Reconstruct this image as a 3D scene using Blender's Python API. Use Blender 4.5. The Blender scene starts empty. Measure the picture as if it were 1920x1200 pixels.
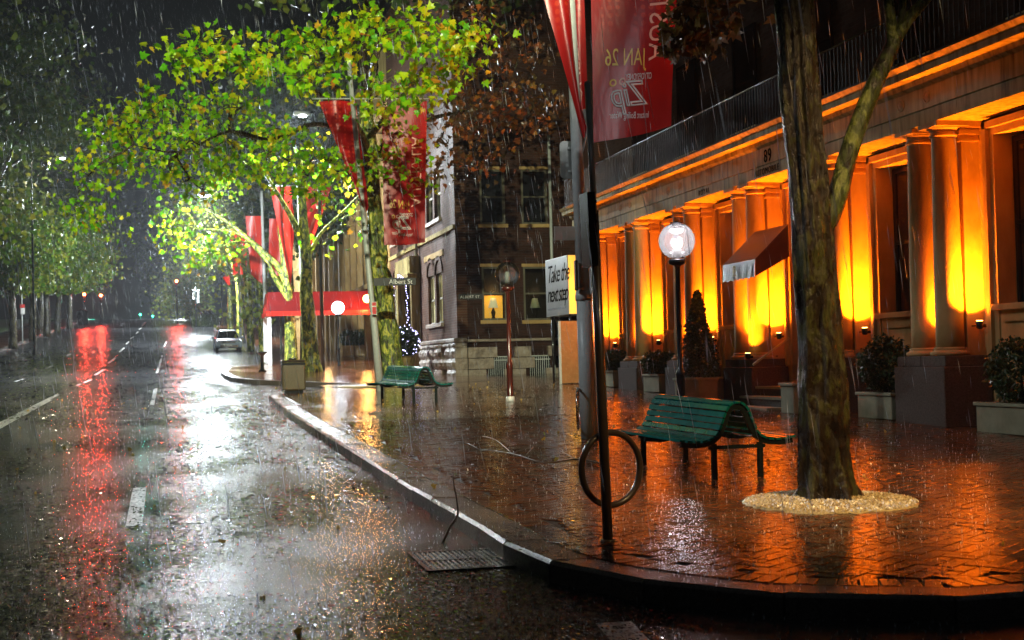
import bpy, math, random
import numpy as np
from mathutils import Vector, Matrix
R = math.radians
random.seed(7); rng = np.random.default_rng(7)
scene = bpy.context.scene
COL = scene.collection

# ------------------------------------------------------------------ camera
F = 2667.0
def _n(v): return v.normalized()
Yc = _n(Vector((-625/F, -92/F, -1.0)))
_b = 1.0; _a = -math.tan(R(1.4))*_b
Zc = _n(Vector((_a, _b, -(625/F)*_a - (92/F)*_b)))
Xc = Yc.cross(Zc).normalized()
CAM = Vector((0, 0, 1.5))
cam_d = bpy.data.cameras.new('camera'); cam = bpy.data.objects.new('camera', cam_d); COL.objects.link(cam)
M3 = Matrix((Xc, Yc, Zc))
cam.matrix_world = Matrix.Translation(CAM) @ M3.to_4x4()
cam_d.sensor_width = 36; cam_d.lens = F/1920*36; cam_d.clip_start = 0.05; cam_d.clip_end = 3000
cam_d.dof.use_dof = True; cam_d.dof.focus_distance = 17; cam_d.dof.aperture_fstop = 4.5
scene.camera = cam

# ------------------------------------------------------------------ world (night) and exposure
w = bpy.data.worlds.new('World'); scene.world = w; w.use_nodes = True
nt = w.node_tree; bg = nt.nodes['Background']
sky = nt.nodes.new('ShaderNodeTexSky'); sky.sky_type = 'NISHITA'; sky.sun_disc = False
sky.sun_elevation = R(-5); sky.sun_rotation = R(200)
nt.links.new(sky.outputs[0], bg.inputs[0]); bg.inputs[1].default_value = 0.003
vs = scene.view_settings; scene.display_settings.display_device = 'sRGB'
vs.view_transform = 'Standard'; vs.look = 'None'; vs.exposure = 0.0; vs.gamma = 1.0; vs.use_curve_mapping = False
cy = scene.cycles
cy.use_denoising = True; cy.denoiser = 'OPENIMAGEDENOISE'
cy.max_bounces = 7; cy.diffuse_bounces = 5; cy.glossy_bounces = 3; cy.transmission_bounces = 3
cy.transparent_max_bounces = 8; cy.volume_bounces = 0
cy.sample_clamp_indirect = 8.0; cy.sample_clamp_direct = 60.0
cy.caustics_reflective = False; cy.caustics_refractive = False
cy.blur_glossy = 0.3

# ------------------------------------------------------------------ pixel <-> place
PROF = [(-60, -1.38), (50, 1.15), (70, 1.75), (90, 2.45), (105, 3.2), (120, 4.1), (150, 5.8), (180, 7.5), (205, 8.75), (225, 9.3), (260, 9.4), (700, 6.0)]
def zg(y):
    for (a, za), (b, zb) in zip(PROF, PROF[1:]):
        if y <= b: return za + (zb-za)*(y-a)/(b-a)
    return PROF[-1][1]
def ray(px, py):
    v = Vector(((px-960)/F, (600-py)/F, -1.0))
    return Vector((v.dot(Xc), v.dot(Yc), v.dot(Zc)))
def P(px, py, Y):
    d = ray(px, py); return CAM + d*(Y/d.y)
def G(px, py, off=0.0):
    d = ray(px, py); y = 2.0
    while y < 600:
        p = CAM + d*(y/d.y)
        if p.z <= zg(y)+off: break
        y += 0.05 if y < 60 else 0.5
    return p
def U(px, py, Y):             # height z and lateral x of a pixel at depth Y
    p = P(px, py, Y); return p.x, p.z

# ------------------------------------------------------------------ materials
def mat(name):
    m = bpy.data.materials.new(name); m.use_nodes = True
    return m, m.node_tree, m.node_tree.nodes['Principled BSDF']
def link(t, a, b): t.links.new(a, b)
def N(t, typ, **kw):
    n = t.nodes.new(typ)
    for k, v in kw.items(): setattr(n, k, v)
    return n
def ramp(t, fac, stops):
    r = N(t, 'ShaderNodeValToRGB'); e = r.color_ramp.elements
    while len(e) < len(stops): e.new(0.5)
    for q, (p, c) in zip(e, stops):
        q.position = p; q.color = (*c, 1) if len(c) == 3 else c
    link(t, fac, r.inputs[0]); return r.outputs[0]
def vramp(t, fac, a, b, va, vb):
    n = N(t, 'ShaderNodeMapRange'); link(t, fac, n.inputs[0])
    n.inputs[1].default_value = a; n.inputs[2].default_value = b; n.inputs[3].default_value = va; n.inputs[4].default_value = vb
    return n.outputs[0]
def noise(t, scale, detail=3, rough=0.55, vec=None, dist=0.0):
    n = N(t, 'ShaderNodeTexNoise'); n.inputs['Scale'].default_value = scale
    n.inputs['Detail'].default_value = detail; n.inputs['Roughness'].default_value = rough; n.inputs['Distortion'].default_value = dist
    if vec is None:
        vec = coords(t)
    link(t, vec, n.inputs['Vector']); return n.outputs[0]
def coords(t, scale=None, world=True):
    if world: c = N(t, 'ShaderNodeNewGeometry').outputs['Position']
    else: c = N(t, 'ShaderNodeTexCoord').outputs['Object']
    if scale:
        mp = N(t, 'ShaderNodeMapping'); mp.inputs['Scale'].default_value = scale; link(t, c, mp.inputs[0]); c = mp.outputs[0]
    return c
def bump(t, h, strength, dist, prev=None):
    b = N(t, 'ShaderNodeBump'); b.inputs['Strength'].default_value = strength; b.inputs['Distance'].default_value = dist
    link(t, h, b.inputs['Height'])
    if prev is not None: link(t, prev, b.inputs['Normal'])
    return b.outputs[0]
def pbr(name, stops, rough=0.6, scale=4, metal=0.0, bs=0.3, bd=0.01, bscale=None, sc=None, rr=None, spec=0.5, coat=0.0):
    m, t, p = mat(name)
    v = coords(t, sc) if sc else None
    f = noise(t, scale, 4, 0.6, v)
    n = len(stops)
    st = [(0.3+0.4*i/max(1, n-1), c) for i, c in enumerate(stops)] if n > 1 else [(0.3, stops[0]), (0.7, tuple(x*0.8 for x in stops[0]))]
    link(t, ramp(t, f, st), p.inputs['Base Color'])
    if rr: link(t, vramp(t, noise(t, scale*2.3, 3), 0.35, 0.65, rr[0], rr[1]), p.inputs['Roughness'])
    else: p.inputs['Roughness'].default_value = rough
    p.inputs['Metallic'].default_value = metal; p.inputs['Specular IOR Level'].default_value = spec
    p.inputs['Coat Weight'].default_value = coat; p.inputs['Coat Roughness'].default_value = 0.12
    if bs: link(t, bump(t, noise(t, bscale or scale*6, 4, 0.6, v), bs, bd), p.inputs['Normal'])
    return m
def emis(name, c, s):
    m, t, p = mat(name); p.inputs['Base Color'].default_value = (*c, 1)
    p.inputs['Emission Color'].default_value = (*c, 1); p.inputs['Emission Strength'].default_value = s
    return m

def wet_ground(name, c1, c2, agg_scale, agg_d, rough=(0.07, 0.26), per_piece=False, pud=(0.46, 0.62), rings=0.5, wave=0.9, wd=0.007):
    m, t, p = mat(name)
    f = noise(t, 1.3, 5, 0.62); g = noise(t, agg_scale, 3, 0.7)
    base = ramp(t, f, [(0.3, c1), (0.7, c2)])
    if per_piece:
        mx = N(t, 'ShaderNodeMix', data_type='RGBA', blend_type='MULTIPLY'); mx.inputs[0].default_value = 1.0
        add = N(t, 'ShaderNodeMath', operation='ADD')
        link(t, N(t, 'ShaderNodeNewGeometry').outputs['Random Per Island'], add.inputs[0])
        link(t, N(t, 'ShaderNodeObjectInfo').outputs['Random'], add.inputs[1])
        fr = N(t, 'ShaderNodeMath', operation='FRACT'); link(t, add.outputs[0], fr.inputs[0])
        link(t, base, mx.inputs[6]); link(t, ramp(t, fr.outputs[0], [(0, (0.55, 0.5, 0.5)), (0.5, (1, 0.9, 0.85)), (1, (1.5, 1.25, 1.0))]), mx.inputs[7])
        base = mx.outputs[2]
    mg = N(t, 'ShaderNodeMix', data_type='RGBA', blend_type='MULTIPLY'); mg.inputs[0].default_value = 0.8
    link(t, base, mg.inputs[6]); link(t, ramp(t, g, [(0.35, (0.55, 0.55, 0.55)), (0.7, (1.3, 1.3, 1.3))]), mg.inputs[7])
    link(t, mg.outputs[2], p.inputs['Base Color'])
    # standing water lies in the low patches: smoother there
    pm = vramp(t, noise(t, 0.55, 4, 0.6, coords(t, (1.6, 0.8, 1))), pud[0], pud[1], 0, 1)
    link(t, vramp(t, pm, 0, 1, rough[1], rough[0]), p.inputs['Roughness'])
    p.inputs['Specular IOR Level'].default_value = 0.6; p.inputs['IOR'].default_value = 1.4
    inv = N(t, 'ShaderNodeMath', operation='SUBTRACT'); inv.inputs[0].default_value = 1.12; link(t, pm, inv.inputs[1])
    b1 = N(t, 'ShaderNodeBump'); b1.inputs['Distance'].default_value = agg_d; link(t, g, b1.inputs['Height']); link(t, inv.outputs[0], b1.inputs['Strength'])
    # drops striking the water: little rings and ripples everywhere
    vo = N(t, 'ShaderNodeTexVoronoi'); vo.inputs['Scale'].default_value = 26; link(t, coords(t), vo.inputs['Vector'])
    ring = N(t, 'ShaderNodeMath', operation='SINE'); mu = N(t, 'ShaderNodeMath', operation='MULTIPLY'); mu.inputs[1].default_value = 14
    link(t, vo.outputs['Distance'], mu.inputs[0]); link(t, mu.outputs[0], ring.inputs[0])
    b2 = bump(t, ring.outputs[0], rings, 0.0011, b1.outputs[0])
    b3 = bump(t, noise(t, 15, 4, 0.65, coords(t, (0.6, 1.3, 1))), wave, wd, b2)
    link(t, b3, p.inputs['Normal'])
    return m

M = {}
M['asphalt'] = wet_ground('wet_asphalt', (0.030, 0.031, 0.034), (0.055, 0.055, 0.058), 48, 0.006, (0.07, 0.15))
M['paver'] = wet_ground('wet_brick_paver', (0.12, 0.050, 0.024), (0.20, 0.088, 0.040), 60, 0.0010, (0.06, 0.15), True, pud=(0.40, 0.54), wd=0.002, rings=0.25)
M['kerb'] = wet_ground('wet_kerb_stone', (0.16, 0.15, 0.15), (0.27, 0.25, 0.24), 60, 0.003, (0.12, 0.25), True, rings=0.0)
M['grout'] = pbr('grout', [(0.03, 0.025, 0.022), (0.05, 0.04, 0.035)], 0.35)
M['paint'] = pbr('road_paint', [(0.5, 0.5, 0.46), (0.75, 0.74, 0.68)], rr=(0.15, 0.4), scale=14, bs=0.4, bd=0.003)
M['grass'] = pbr('grass', [(0.03, 0.07, 0.015), (0.07, 0.13, 0.03)], 0.5, scale=3, bs=0.8, bd=0.03)
M['earth'] = pbr('wet_earth', [(0.03, 0.022, 0.016), (0.06, 0.045, 0.03)], rr=(0.1, 0.35), scale=3, bs=0.6, bd=0.02)
M['stone'] = pbr('sandstone', [(0.32, 0.20, 0.075), (0.43, 0.28, 0.11), (0.50, 0.35, 0.15)], 0.8, spec=0.12, scale=2.2, bs=0.6, bd=0.008, bscale=45, sc=(1, 1, 0.5))
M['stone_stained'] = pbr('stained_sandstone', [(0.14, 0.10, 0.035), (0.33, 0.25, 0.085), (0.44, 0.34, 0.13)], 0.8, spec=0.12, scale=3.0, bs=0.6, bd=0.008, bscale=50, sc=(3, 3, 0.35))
M['granite'] = pbr('grey_granite', [(0.08, 0.055, 0.042), (0.14, 0.10, 0.08)], rough=0.85, spec=0.08, scale=40, bs=0.3, bd=0.003)
M['limewash'] = pbr('painted_planter', [(0.24, 0.23, 0.14), (0.33, 0.31, 0.20)], rough=0.8, spec=0.1, scale=5, bs=0.3, bd=0.003)
M['rock'] = pbr('rock_faced_sandstone', [(0.16, 0.12, 0.09), (0.30, 0.24, 0.18), (0.38, 0.32, 0.26)], rr=(0.3, 0.6), scale=5, bs=0.9, bd=0.05, bscale=9)
M['carved'] = pbr('carved_shadow', [(0.05, 0.04, 0.03), (0.08, 0.06, 0.04)], 0.6)
M['dark_glass'] = pbr('dark_window_glass', [(0.008, 0.01, 0.012), (0.015, 0.016, 0.018)], 0.06, bs=0.05, bd=0.01, spec=0.8)
M['joinery_dim'] = pbr('shaded_joinery', [(0.10, 0.09, 0.06), (0.15, 0.14, 0.10)], 0.6, bs=0.1, spec=0.1)  # side-window joinery, the shade on it put into a dimmer colour
M['joinery'] = pbr('painted_joinery', [(0.36, 0.34, 0.27), (0.48, 0.46, 0.38)], 0.5, bs=0.1, spec=0.15)
M['dark_joinery'] = pbr('dark_joinery', [(0.02, 0.014, 0.01), (0.04, 0.024, 0.015)], 0.6, bs=0.1, spec=0.08)
M['black'] = pbr('black_gloss_paint', [(0.012, 0.013, 0.015), (0.02, 0.02, 0.022)], 0.18, bs=0.15, bd=0.002, coat=0.6)
M['maroon'] = pbr('maroon_paint', [(0.05, 0.009, 0.007), (0.08, 0.016, 0.011)], 0.2, bs=0.15, bd=0.002, coat=0.6)
M['green_slat'] = pbr('green_painted_slat', [(0.003, 0.10, 0.085), (0.006, 0.16, 0.14)], rr=(0.1, 0.14), scale=6, bs=0.12, bd=0.002, bscale=60, spec=0.4, coat=0.35)
M['dark_iron'] = pbr('dark_green_iron', [(0.008, 0.014, 0.014), (0.016, 0.022, 0.02)], 0.25, bs=0.2, bd=0.003, coat=0.4)
M['steel'] = pbr('galvanised_steel', [(0.42, 0.45, 0.43), (0.52, 0.55, 0.52)], rr=(0.3, 0.5), scale=12, metal=0.0, bs=0.15, bd=0.002)
M['stainless'] = pbr('stainless_steel', [(0.5, 0.47, 0.44), (0.62, 0.58, 0.54)], rr=(0.16, 0.3), scale=20, metal=1.0, bs=0.1, bd=0.001)
M['bronze'] = pbr('dark_post_paint', [(0.05, 0.035, 0.028), (0.08, 0.055, 0.04)], 0.28, bs=0.15, bd=0.002, coat=0.4)
M['bin'] = pbr('bin_panel', [(0.10, 0.075, 0.04), (0.15, 0.11, 0.06)], rr=(0.2, 0.35), scale=30, bs=0.2, bd=0.002)
M['sign_back'] = pbr('sign_back', [(0.33, 0.35, 0.33), (0.42, 0.44, 0.41)], 0.35, scale=6, metal=0.2, bs=0.1, bd=0.002)
M['white'] = pbr('white_print', [(0.75, 0.75, 0.72), (0.82, 0.82, 0.8)], 0.4, bs=0)
M['yellow_print'] = pbr('yellow_print', [(0.75, 0.50, 0.05), (0.8, 0.55, 0.08)], 0.4, bs=0)
M['salmon_print'] = pbr('salmon_print', [(0.75, 0.42, 0.33), (0.8, 0.5, 0.4)], 0.4, bs=0)
M['red_print'] = pbr('red_print', [(0.6, 0.03, 0.03), (0.7, 0.04, 0.04)], 0.3, bs=0)
M['black_print'] = pbr('black_print', [(0.02, 0.02, 0.02), (0.03, 0.03, 0.03)], 0.5, bs=0)
M['poster'] = pbr('grey_poster_board', [(0.13, 0.13, 0.12), (0.18, 0.18, 0.165)], 0.35, scale=2, bs=0.1, bd=0.002)
M['gravel'] = pbr('resin_gravel', [(0.50, 0.36, 0.14), (0.68, 0.52, 0.24), (0.85, 0.70, 0.40)], rr=(0.15, 0.5), scale=60, bs=0.8, bd=0.01, bscale=90)
M['topiary'] = pbr('clipped_leaf', [(0.02, 0.045, 0.014), (0.05, 0.085, 0.028)], 0.3, scale=12, bs=0)
M['twig'] = pbr('twig_bark', [(0.07, 0.045, 0.03), (0.13, 0.09, 0.06)], 0.3, scale=20, bs=0.3, bd=0.003)
M['cloth_awning'] = pbr('awning_cloth', [(0.06, 0.012, 0.009), (0.09, 0.018, 0.012)], 0.35, scale=5, bs=0.3, bd=0.01)
M['gold'] = pbr('gold_print', [(0.55, 0.38, 0.1), (0.65, 0.45, 0.15)], 0.3, metal=0.3, bs=0.3, bd=0.002)
M['copper_panel'] = pbr('brown_panel', [(0.32, 0.14, 0.05), (0.42, 0.19, 0.07)], rr=(0.15, 0.3), scale=6, bs=0.35, bd=0.004, bscale=70)
M['dark_wall'] = pbr('dark_render', [(0.03, 0.024, 0.02), (0.05, 0.04, 0.034)], 0.85, spec=0.1, scale=1.5, bs=0.4, bd=0.01)
M['rubber'] = pbr('rubber', [(0.02, 0.02, 0.02), (0.03, 0.03, 0.03)], 0.5, bs=0)
M['void'] = pbr('shade_and_print_black', [(0.004, 0.004, 0.004), (0.006, 0.006, 0.006)], 0.9, bs=0, spec=0.0)  # near black: shade of upper windows and cut letters, also poster ink
M['lens_off'] = pbr('signal_lens_off', [(0.03, 0.03, 0.03), (0.04, 0.04, 0.04)], 0.2, bs=0)
M['cream'] = pbr('cream_curtain', [(0.55, 0.52, 0.33), (0.62, 0.58, 0.4)], 0.8, bs=0.1)

def bark_mat(name, a, b, c, d, patch=True):
    m, t, p = mat(name)
    v = coords(t, (1, 1, 0.5), world=False)
    vo = noise(t, 7.5, 7, 0.62, v, 0.9)
    col = ramp(t, vo, [(0.40, a), (0.455, b), (0.53, c), (0.56, d)])
    gr = N(t, 'ShaderNodeMix', data_type='RGBA', blend_type='MULTIPLY'); gr.inputs[0].default_value = 0.85
    fine = noise(t, 55, 4, 0.7, coords(t, (1, 1, 0.35), world=False))
    link(t, col, gr.inputs[6]); link(t, ramp(t, fine, [(0.35, (0.45, 0.42, 0.4)), (0.65, (1.3, 1.3, 1.3))]), gr.inputs[7])
    link(t, gr.outputs[2], p.inputs['Base Color'])
    link(t, vramp(t, noise(t, 14, 3, 0.6, v), 0.3, 0.7, 0.14, 0.45), p.inputs['Roughness'])
    st = coords(t, (10, 10, 0.9), world=False)
    n1 = bump(t, noise(t, 1.7, 6, 0.7, st), 0.8, 0.035)
    n2 = bump(t, vo, 1.0, 0.03, n1)
    link(t, bump(t, fine, 0.7, 0.008, n2), p.inputs['Normal'])
    return m
M['bark'] = bark_mat('plane_tree_bark', (0.045, 0.040, 0.020), (0.12, 0.18, 0.025), (0.18, 0.25, 0.03), (0.65, 0.64, 0.10))
M['bark_moss'] = bark_mat('mossy_wet_bark', (0.018, 0.015, 0.009), (0.045, 0.060, 0.015), (0.065, 0.095, 0.02), (0.20, 0.24, 0.06))
M['bark_dark'] = bark_mat('wet_dark_bark', (0.014, 0.009, 0.006), (0.030, 0.019, 0.011), (0.038, 0.027, 0.013), (0.075, 0.075, 0.024))

def leaf_mat(name, stops, tr=0.55, rough=0.3):
    m, t, p = mat(name)
    r = N(t, 'ShaderNodeNewGeometry').outputs['Random Per Island']
    o = N(t, 'ShaderNodeObjectInfo').outputs['Random']
    ad = N(t, 'ShaderNodeMath', operation='ADD'); link(t, r, ad.inputs[0]); link(t, o, ad.inputs[1])
    fr = N(t, 'ShaderNodeMath', operation='FRACT'); link(t, ad.outputs[0], fr.inputs[0])
    c = ramp(t, fr.outputs[0], stops)
    link(t, c, p.inputs['Base Color']); p.inputs['Roughness'].default_value = rough
    ts = N(t, 'ShaderNodeBsdfTranslucent'); link(t, c, ts.inputs[0])
    mx = N(t, 'ShaderNodeMixShader'); mx.inputs[0].default_value = tr
    out = t.nodes['Material Output']
    link(t, p.outputs[0], mx.inputs[1]); link(t, ts.outputs[0], mx.inputs[2]); link(t, mx.outputs[0], out.inputs[0])
    return m
M['leaf'] = leaf_mat('plane_leaf', [(0.0, (0.10, 0.40, 0.01)), (0.45, (0.28, 0.56, 0.01)), (0.8, (0.52, 0.62, 0.01)), (0.94, (0.68, 0.55, 0.02)), (1.0, (0.6, 0.25, 0.03))])
M['leaf_orange'] = leaf_mat('autumn_leaf', [(0.0, (0.05, 0.03, 0.01)), (0.6, (0.09, 0.035, 0.01)), (0.8, (0.35, 0.10, 0.02)), (1.0, (0.12, 0.09, 0.015))])
M['leaf_dim'] = leaf_mat('dull_autumn_leaf', [(0.0, (0.10, 0.06, 0.02)), (0.6, (0.18, 0.08, 0.02)), (1.0, (0.12, 0.12, 0.02))], 0.4)
M['leaf_dark'] = leaf_mat('deep_or_unlit_leaf', [(0.0, (0.035, 0.07, 0.015)), (0.6, (0.07, 0.11, 0.02)), (1.0, (0.13, 0.14, 0.02))], 0.35)  # deep green; on unlit crowns the shade is put into this colour
M['leaf_mid'] = leaf_mat('shaded_leaf', [(0.0, (0.05, 0.13, 0.01)), (0.6, (0.13, 0.20, 0.012)), (1.0, (0.26, 0.24, 0.02))], 0.5)
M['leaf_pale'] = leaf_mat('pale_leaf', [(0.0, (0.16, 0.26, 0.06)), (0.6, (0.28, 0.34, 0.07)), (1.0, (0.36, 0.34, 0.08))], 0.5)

def brick_mat(name, rot, c1, c2, mortar):
    m, t, p = mat(name)
    g = coords(t); mp = N(t, 'ShaderNodeSeparateXYZ'); link(t, g, mp.inputs[0])
    cb = N(t, 'ShaderNodeCombineXYZ'); link(t, mp.outputs[rot], cb.inputs[0]); link(t, mp.outputs[2], cb.inputs[1])
    br = N(t, 'ShaderNodeTexBrick'); link(t, cb.outputs[0], br.inputs['Vector'])
    br.inputs['Scale'].default_value = 1.0; br.inputs['Brick Width'].default_value = 0.24; br.inputs['Row Height'].default_value = 0.086
    br.inputs['Mortar Size'].default_value = 0.007; br.inputs['Color1'].default_value = (*c1, 1); br.inputs['Color2'].default_value = (*c2, 1)
    br.inputs['Mortar'].default_value = (*mortar, 1); br.inputs['Bias'].default_value = 0.1
    mx = N(t, 'ShaderNodeMix', data_type='RGBA', blend_type='MULTIPLY'); mx.inputs[0].default_value = 0.8
    link(t, br.outputs[0], mx.inputs[6]); link(t, ramp(t, noise(t, 1.4, 5), [(0.3, (0.6, 0.6, 0.6)), (0.7, (1.25, 1.2, 1.15))]), mx.inputs[7])
    link(t, mx.outputs[2], p.inputs['Base Color']); p.inputs['Roughness'].default_value = 0.75; p.inputs['Specular IOR Level'].default_value = 0.0 if 'dark' in name else 0.12
    iv = N(t, 'ShaderNodeMath', operation='SUBTRACT'); iv.inputs[0].default_value = 1.0; link(t, br.outputs['Fac'], iv.inputs[1])
    b = bump(t, iv.outputs[0], 0.8, 0.012)
    link(t, bump(t, noise(t, 50, 3), 0.3, 0.006, b), p.inputs['Normal'])
    return m
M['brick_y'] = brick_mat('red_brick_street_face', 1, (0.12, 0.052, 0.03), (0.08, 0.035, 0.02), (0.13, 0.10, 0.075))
M['brick_x'] = brick_mat('shaded_red_brick_side', 0, (0.055, 0.022, 0.014), (0.036, 0.015, 0.010), (0.05, 0.038, 0.03))  # same brick as the street face, side-wall shade put into its colour
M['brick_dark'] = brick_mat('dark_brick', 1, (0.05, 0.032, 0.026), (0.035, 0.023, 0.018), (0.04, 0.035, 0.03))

def banner_mat(name, c1, c2, dots=False):
    m, t, p = mat(name)
    c = ramp(t, noise(t, 1.5, 3), [(0.3, c1), (0.7, c2)])
    if dots:   # printed rows of paler roundels near the upper half
        uv = coords(t, world=False)
        vo = N(t, 'ShaderNodeTexVoronoi'); vo.inputs['Scale'].default_value = 9; vo.inputs['Randomness'].default_value = 0.0
        link(t, uv, vo.inputs['Vector'])
        dk = ramp(t, vo.outputs['Distance'], [(0.30, (1, 1, 1)), (0.36, (0, 0, 0))])
        sp = N(t, 'ShaderNodeSeparateXYZ'); link(t, uv, sp.inputs[0])
        hi = vramp(t, sp.outputs[2], 5.45, 6.0, 0, 0.9)
        ml = N(t, 'ShaderNodeMath', operation='MULTIPLY'); link(t, dk, ml.inputs[0]); link(t, hi, ml.inputs[1])
        mx = N(t, 'ShaderNodeMix', data_type='RGBA'); link(t, ml.outputs[0], mx.inputs[0]); link(t, c, mx.inputs[6]); mx.inputs[7].default_value = (0.6, 0.05, 0.02, 1)
        c = mx.outputs[2]
    link(t, c, p.inputs['Base Color']); p.inputs['Roughness'].default_value = 0.35
    link(t, bump(t, noise(t, 4, 3, 0.5, coords(t, (1, 1, 0.4))), 0.5, 0.03), p.inputs['Normal'])
    ts = N(t, 'ShaderNodeBsdfTranslucent'); link(t, c, ts.inputs[0])
    mx = N(t, 'ShaderNodeMixShader'); mx.inputs[0].default_value = 0.28
    link(t, p.outputs[0], mx.inputs[1]); link(t, ts.outputs[0], mx.inputs[2]); link(t, mx.outputs[0], t.nodes['Material Output'].inputs[0])
    return m
M['banner'] = banner_mat('red_banner_cloth', (0.32, 0.008, 0.008), (0.48, 0.014, 0.012), True)
M['banner2'] = banner_mat('scarlet_banner_cloth', (0.55, 0.02, 0.012), (0.68, 0.04, 0.02))

def glass_mat(name, tr, col, frost):
    m, t, p = mat(name)
    gl = N(t, 'ShaderNodeBsdfGlossy'); gl.inputs['Roughness'].default_value = 0.05
    tp = N(t, 'ShaderNodeBsdfTransparent'); tp.inputs[0].default_value = (*col, 1)
    tl = N(t, 'ShaderNodeBsdfTranslucent'); tl.inputs[0].default_value = (*col, 1)
    m1 = N(t, 'ShaderNodeMixShader'); m1.inputs[0].default_value = frost
    link(t, tp.outputs[0], m1.inputs[1]); link(t, tl.outputs[0], m1.inputs[2])
    fr = N(t, 'ShaderNodeFresnel'); fr.inputs[0].default_value = 1.45
    link(t, bump(t, noise(t, 60, 2), 0.3, 0.002), gl.inputs['Normal'])
    m2 = N(t, 'ShaderNodeMixShader'); link(t, fr.outputs[0], m2.inputs[0])
    link(t, m1.outputs[0], m2.inputs[1]); link(t, gl.outputs[0], m2.inputs[2]); link(t, m2.outputs[0], t.nodes['Material Output'].inputs[0])
    return m
M['globe_clear'] = glass_mat('clear_globe', 0.9, (0.9, 0.9, 0.88), 0.25)
M['globe_lit'] = glass_mat('hazy_globe', 0.6, (0.96, 0.93, 0.98), 0.09)
M['pane'] = glass_mat('window_pane', 0.9, (0.85, 0.88, 0.86), 0.02)
M['bulb'] = emis('lit_bulb', (0.88, 0.90, 1.0), 9)
M['globe_white'] = emis('opal_globe', (0.86, 0.93, 1.0), 9)
M['globe_warm'] = emis('warm_globe', (1.0, 0.62, 0.2), 9)
M['street_lens'] = emis('street_lens', (0.85, 0.95, 1.0), 25)
M['red_sig'] = emis('red_signal', (1.0, 0.09, 0.02), 160)
M['green_sig'] = emis('green_signal', (0.05, 1.0, 0.6), 30)
M['fairy'] = emis('fairy_bulb', (0.55, 0.5, 1.0), 14)
M['lightbox'] = emis('yellow_lightbox', (1.0, 0.50, 0.06), 1.1)
M['blind'] = emis('lit_blind', (1.0, 0.48, 0.05), 0.62)
M['shade'] = emis('lampshade', (1.0, 0.86, 0.5), 0.42)
M['curtain_lit'] = emis('lit_curtain', (0.85, 0.78, 0.42), 0.28)
M['uplens'] = emis('uplight_lens', (1.0, 0.50, 0.10), 40)
M['far_window'] = emis('lit_far_window', (1.0, 0.93, 0.85), 3.0)
def rain_mat():
    m, t, p = mat('rain_drop')
    tl = N(t, 'ShaderNodeBsdfTranslucent'); tl.inputs[0].default_value = (0.8, 0.85, 0.9, 1)
    df = N(t, 'ShaderNodeBsdfDiffuse'); df.inputs[0].default_value = (0.8, 0.85, 0.9, 1)
    tp = N(t, 'ShaderNodeBsdfTransparent')
    a = N(t, 'ShaderNodeMixShader'); a.inputs[0].default_value = 0.6; link(t, df.outputs[0], a.inputs[1]); link(t, tl.outputs[0], a.inputs[2])
    b = N(t, 'ShaderNodeMixShader'); b.inputs[0].default_value = 0.55; link(t, tp.outputs[0], b.inputs[1]); link(t, a.outputs[0], b.inputs[2])
    link(t, b.outputs[0], t.nodes['Material Output'].inputs[0]); return m
M['rain'] = rain_mat()

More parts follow.
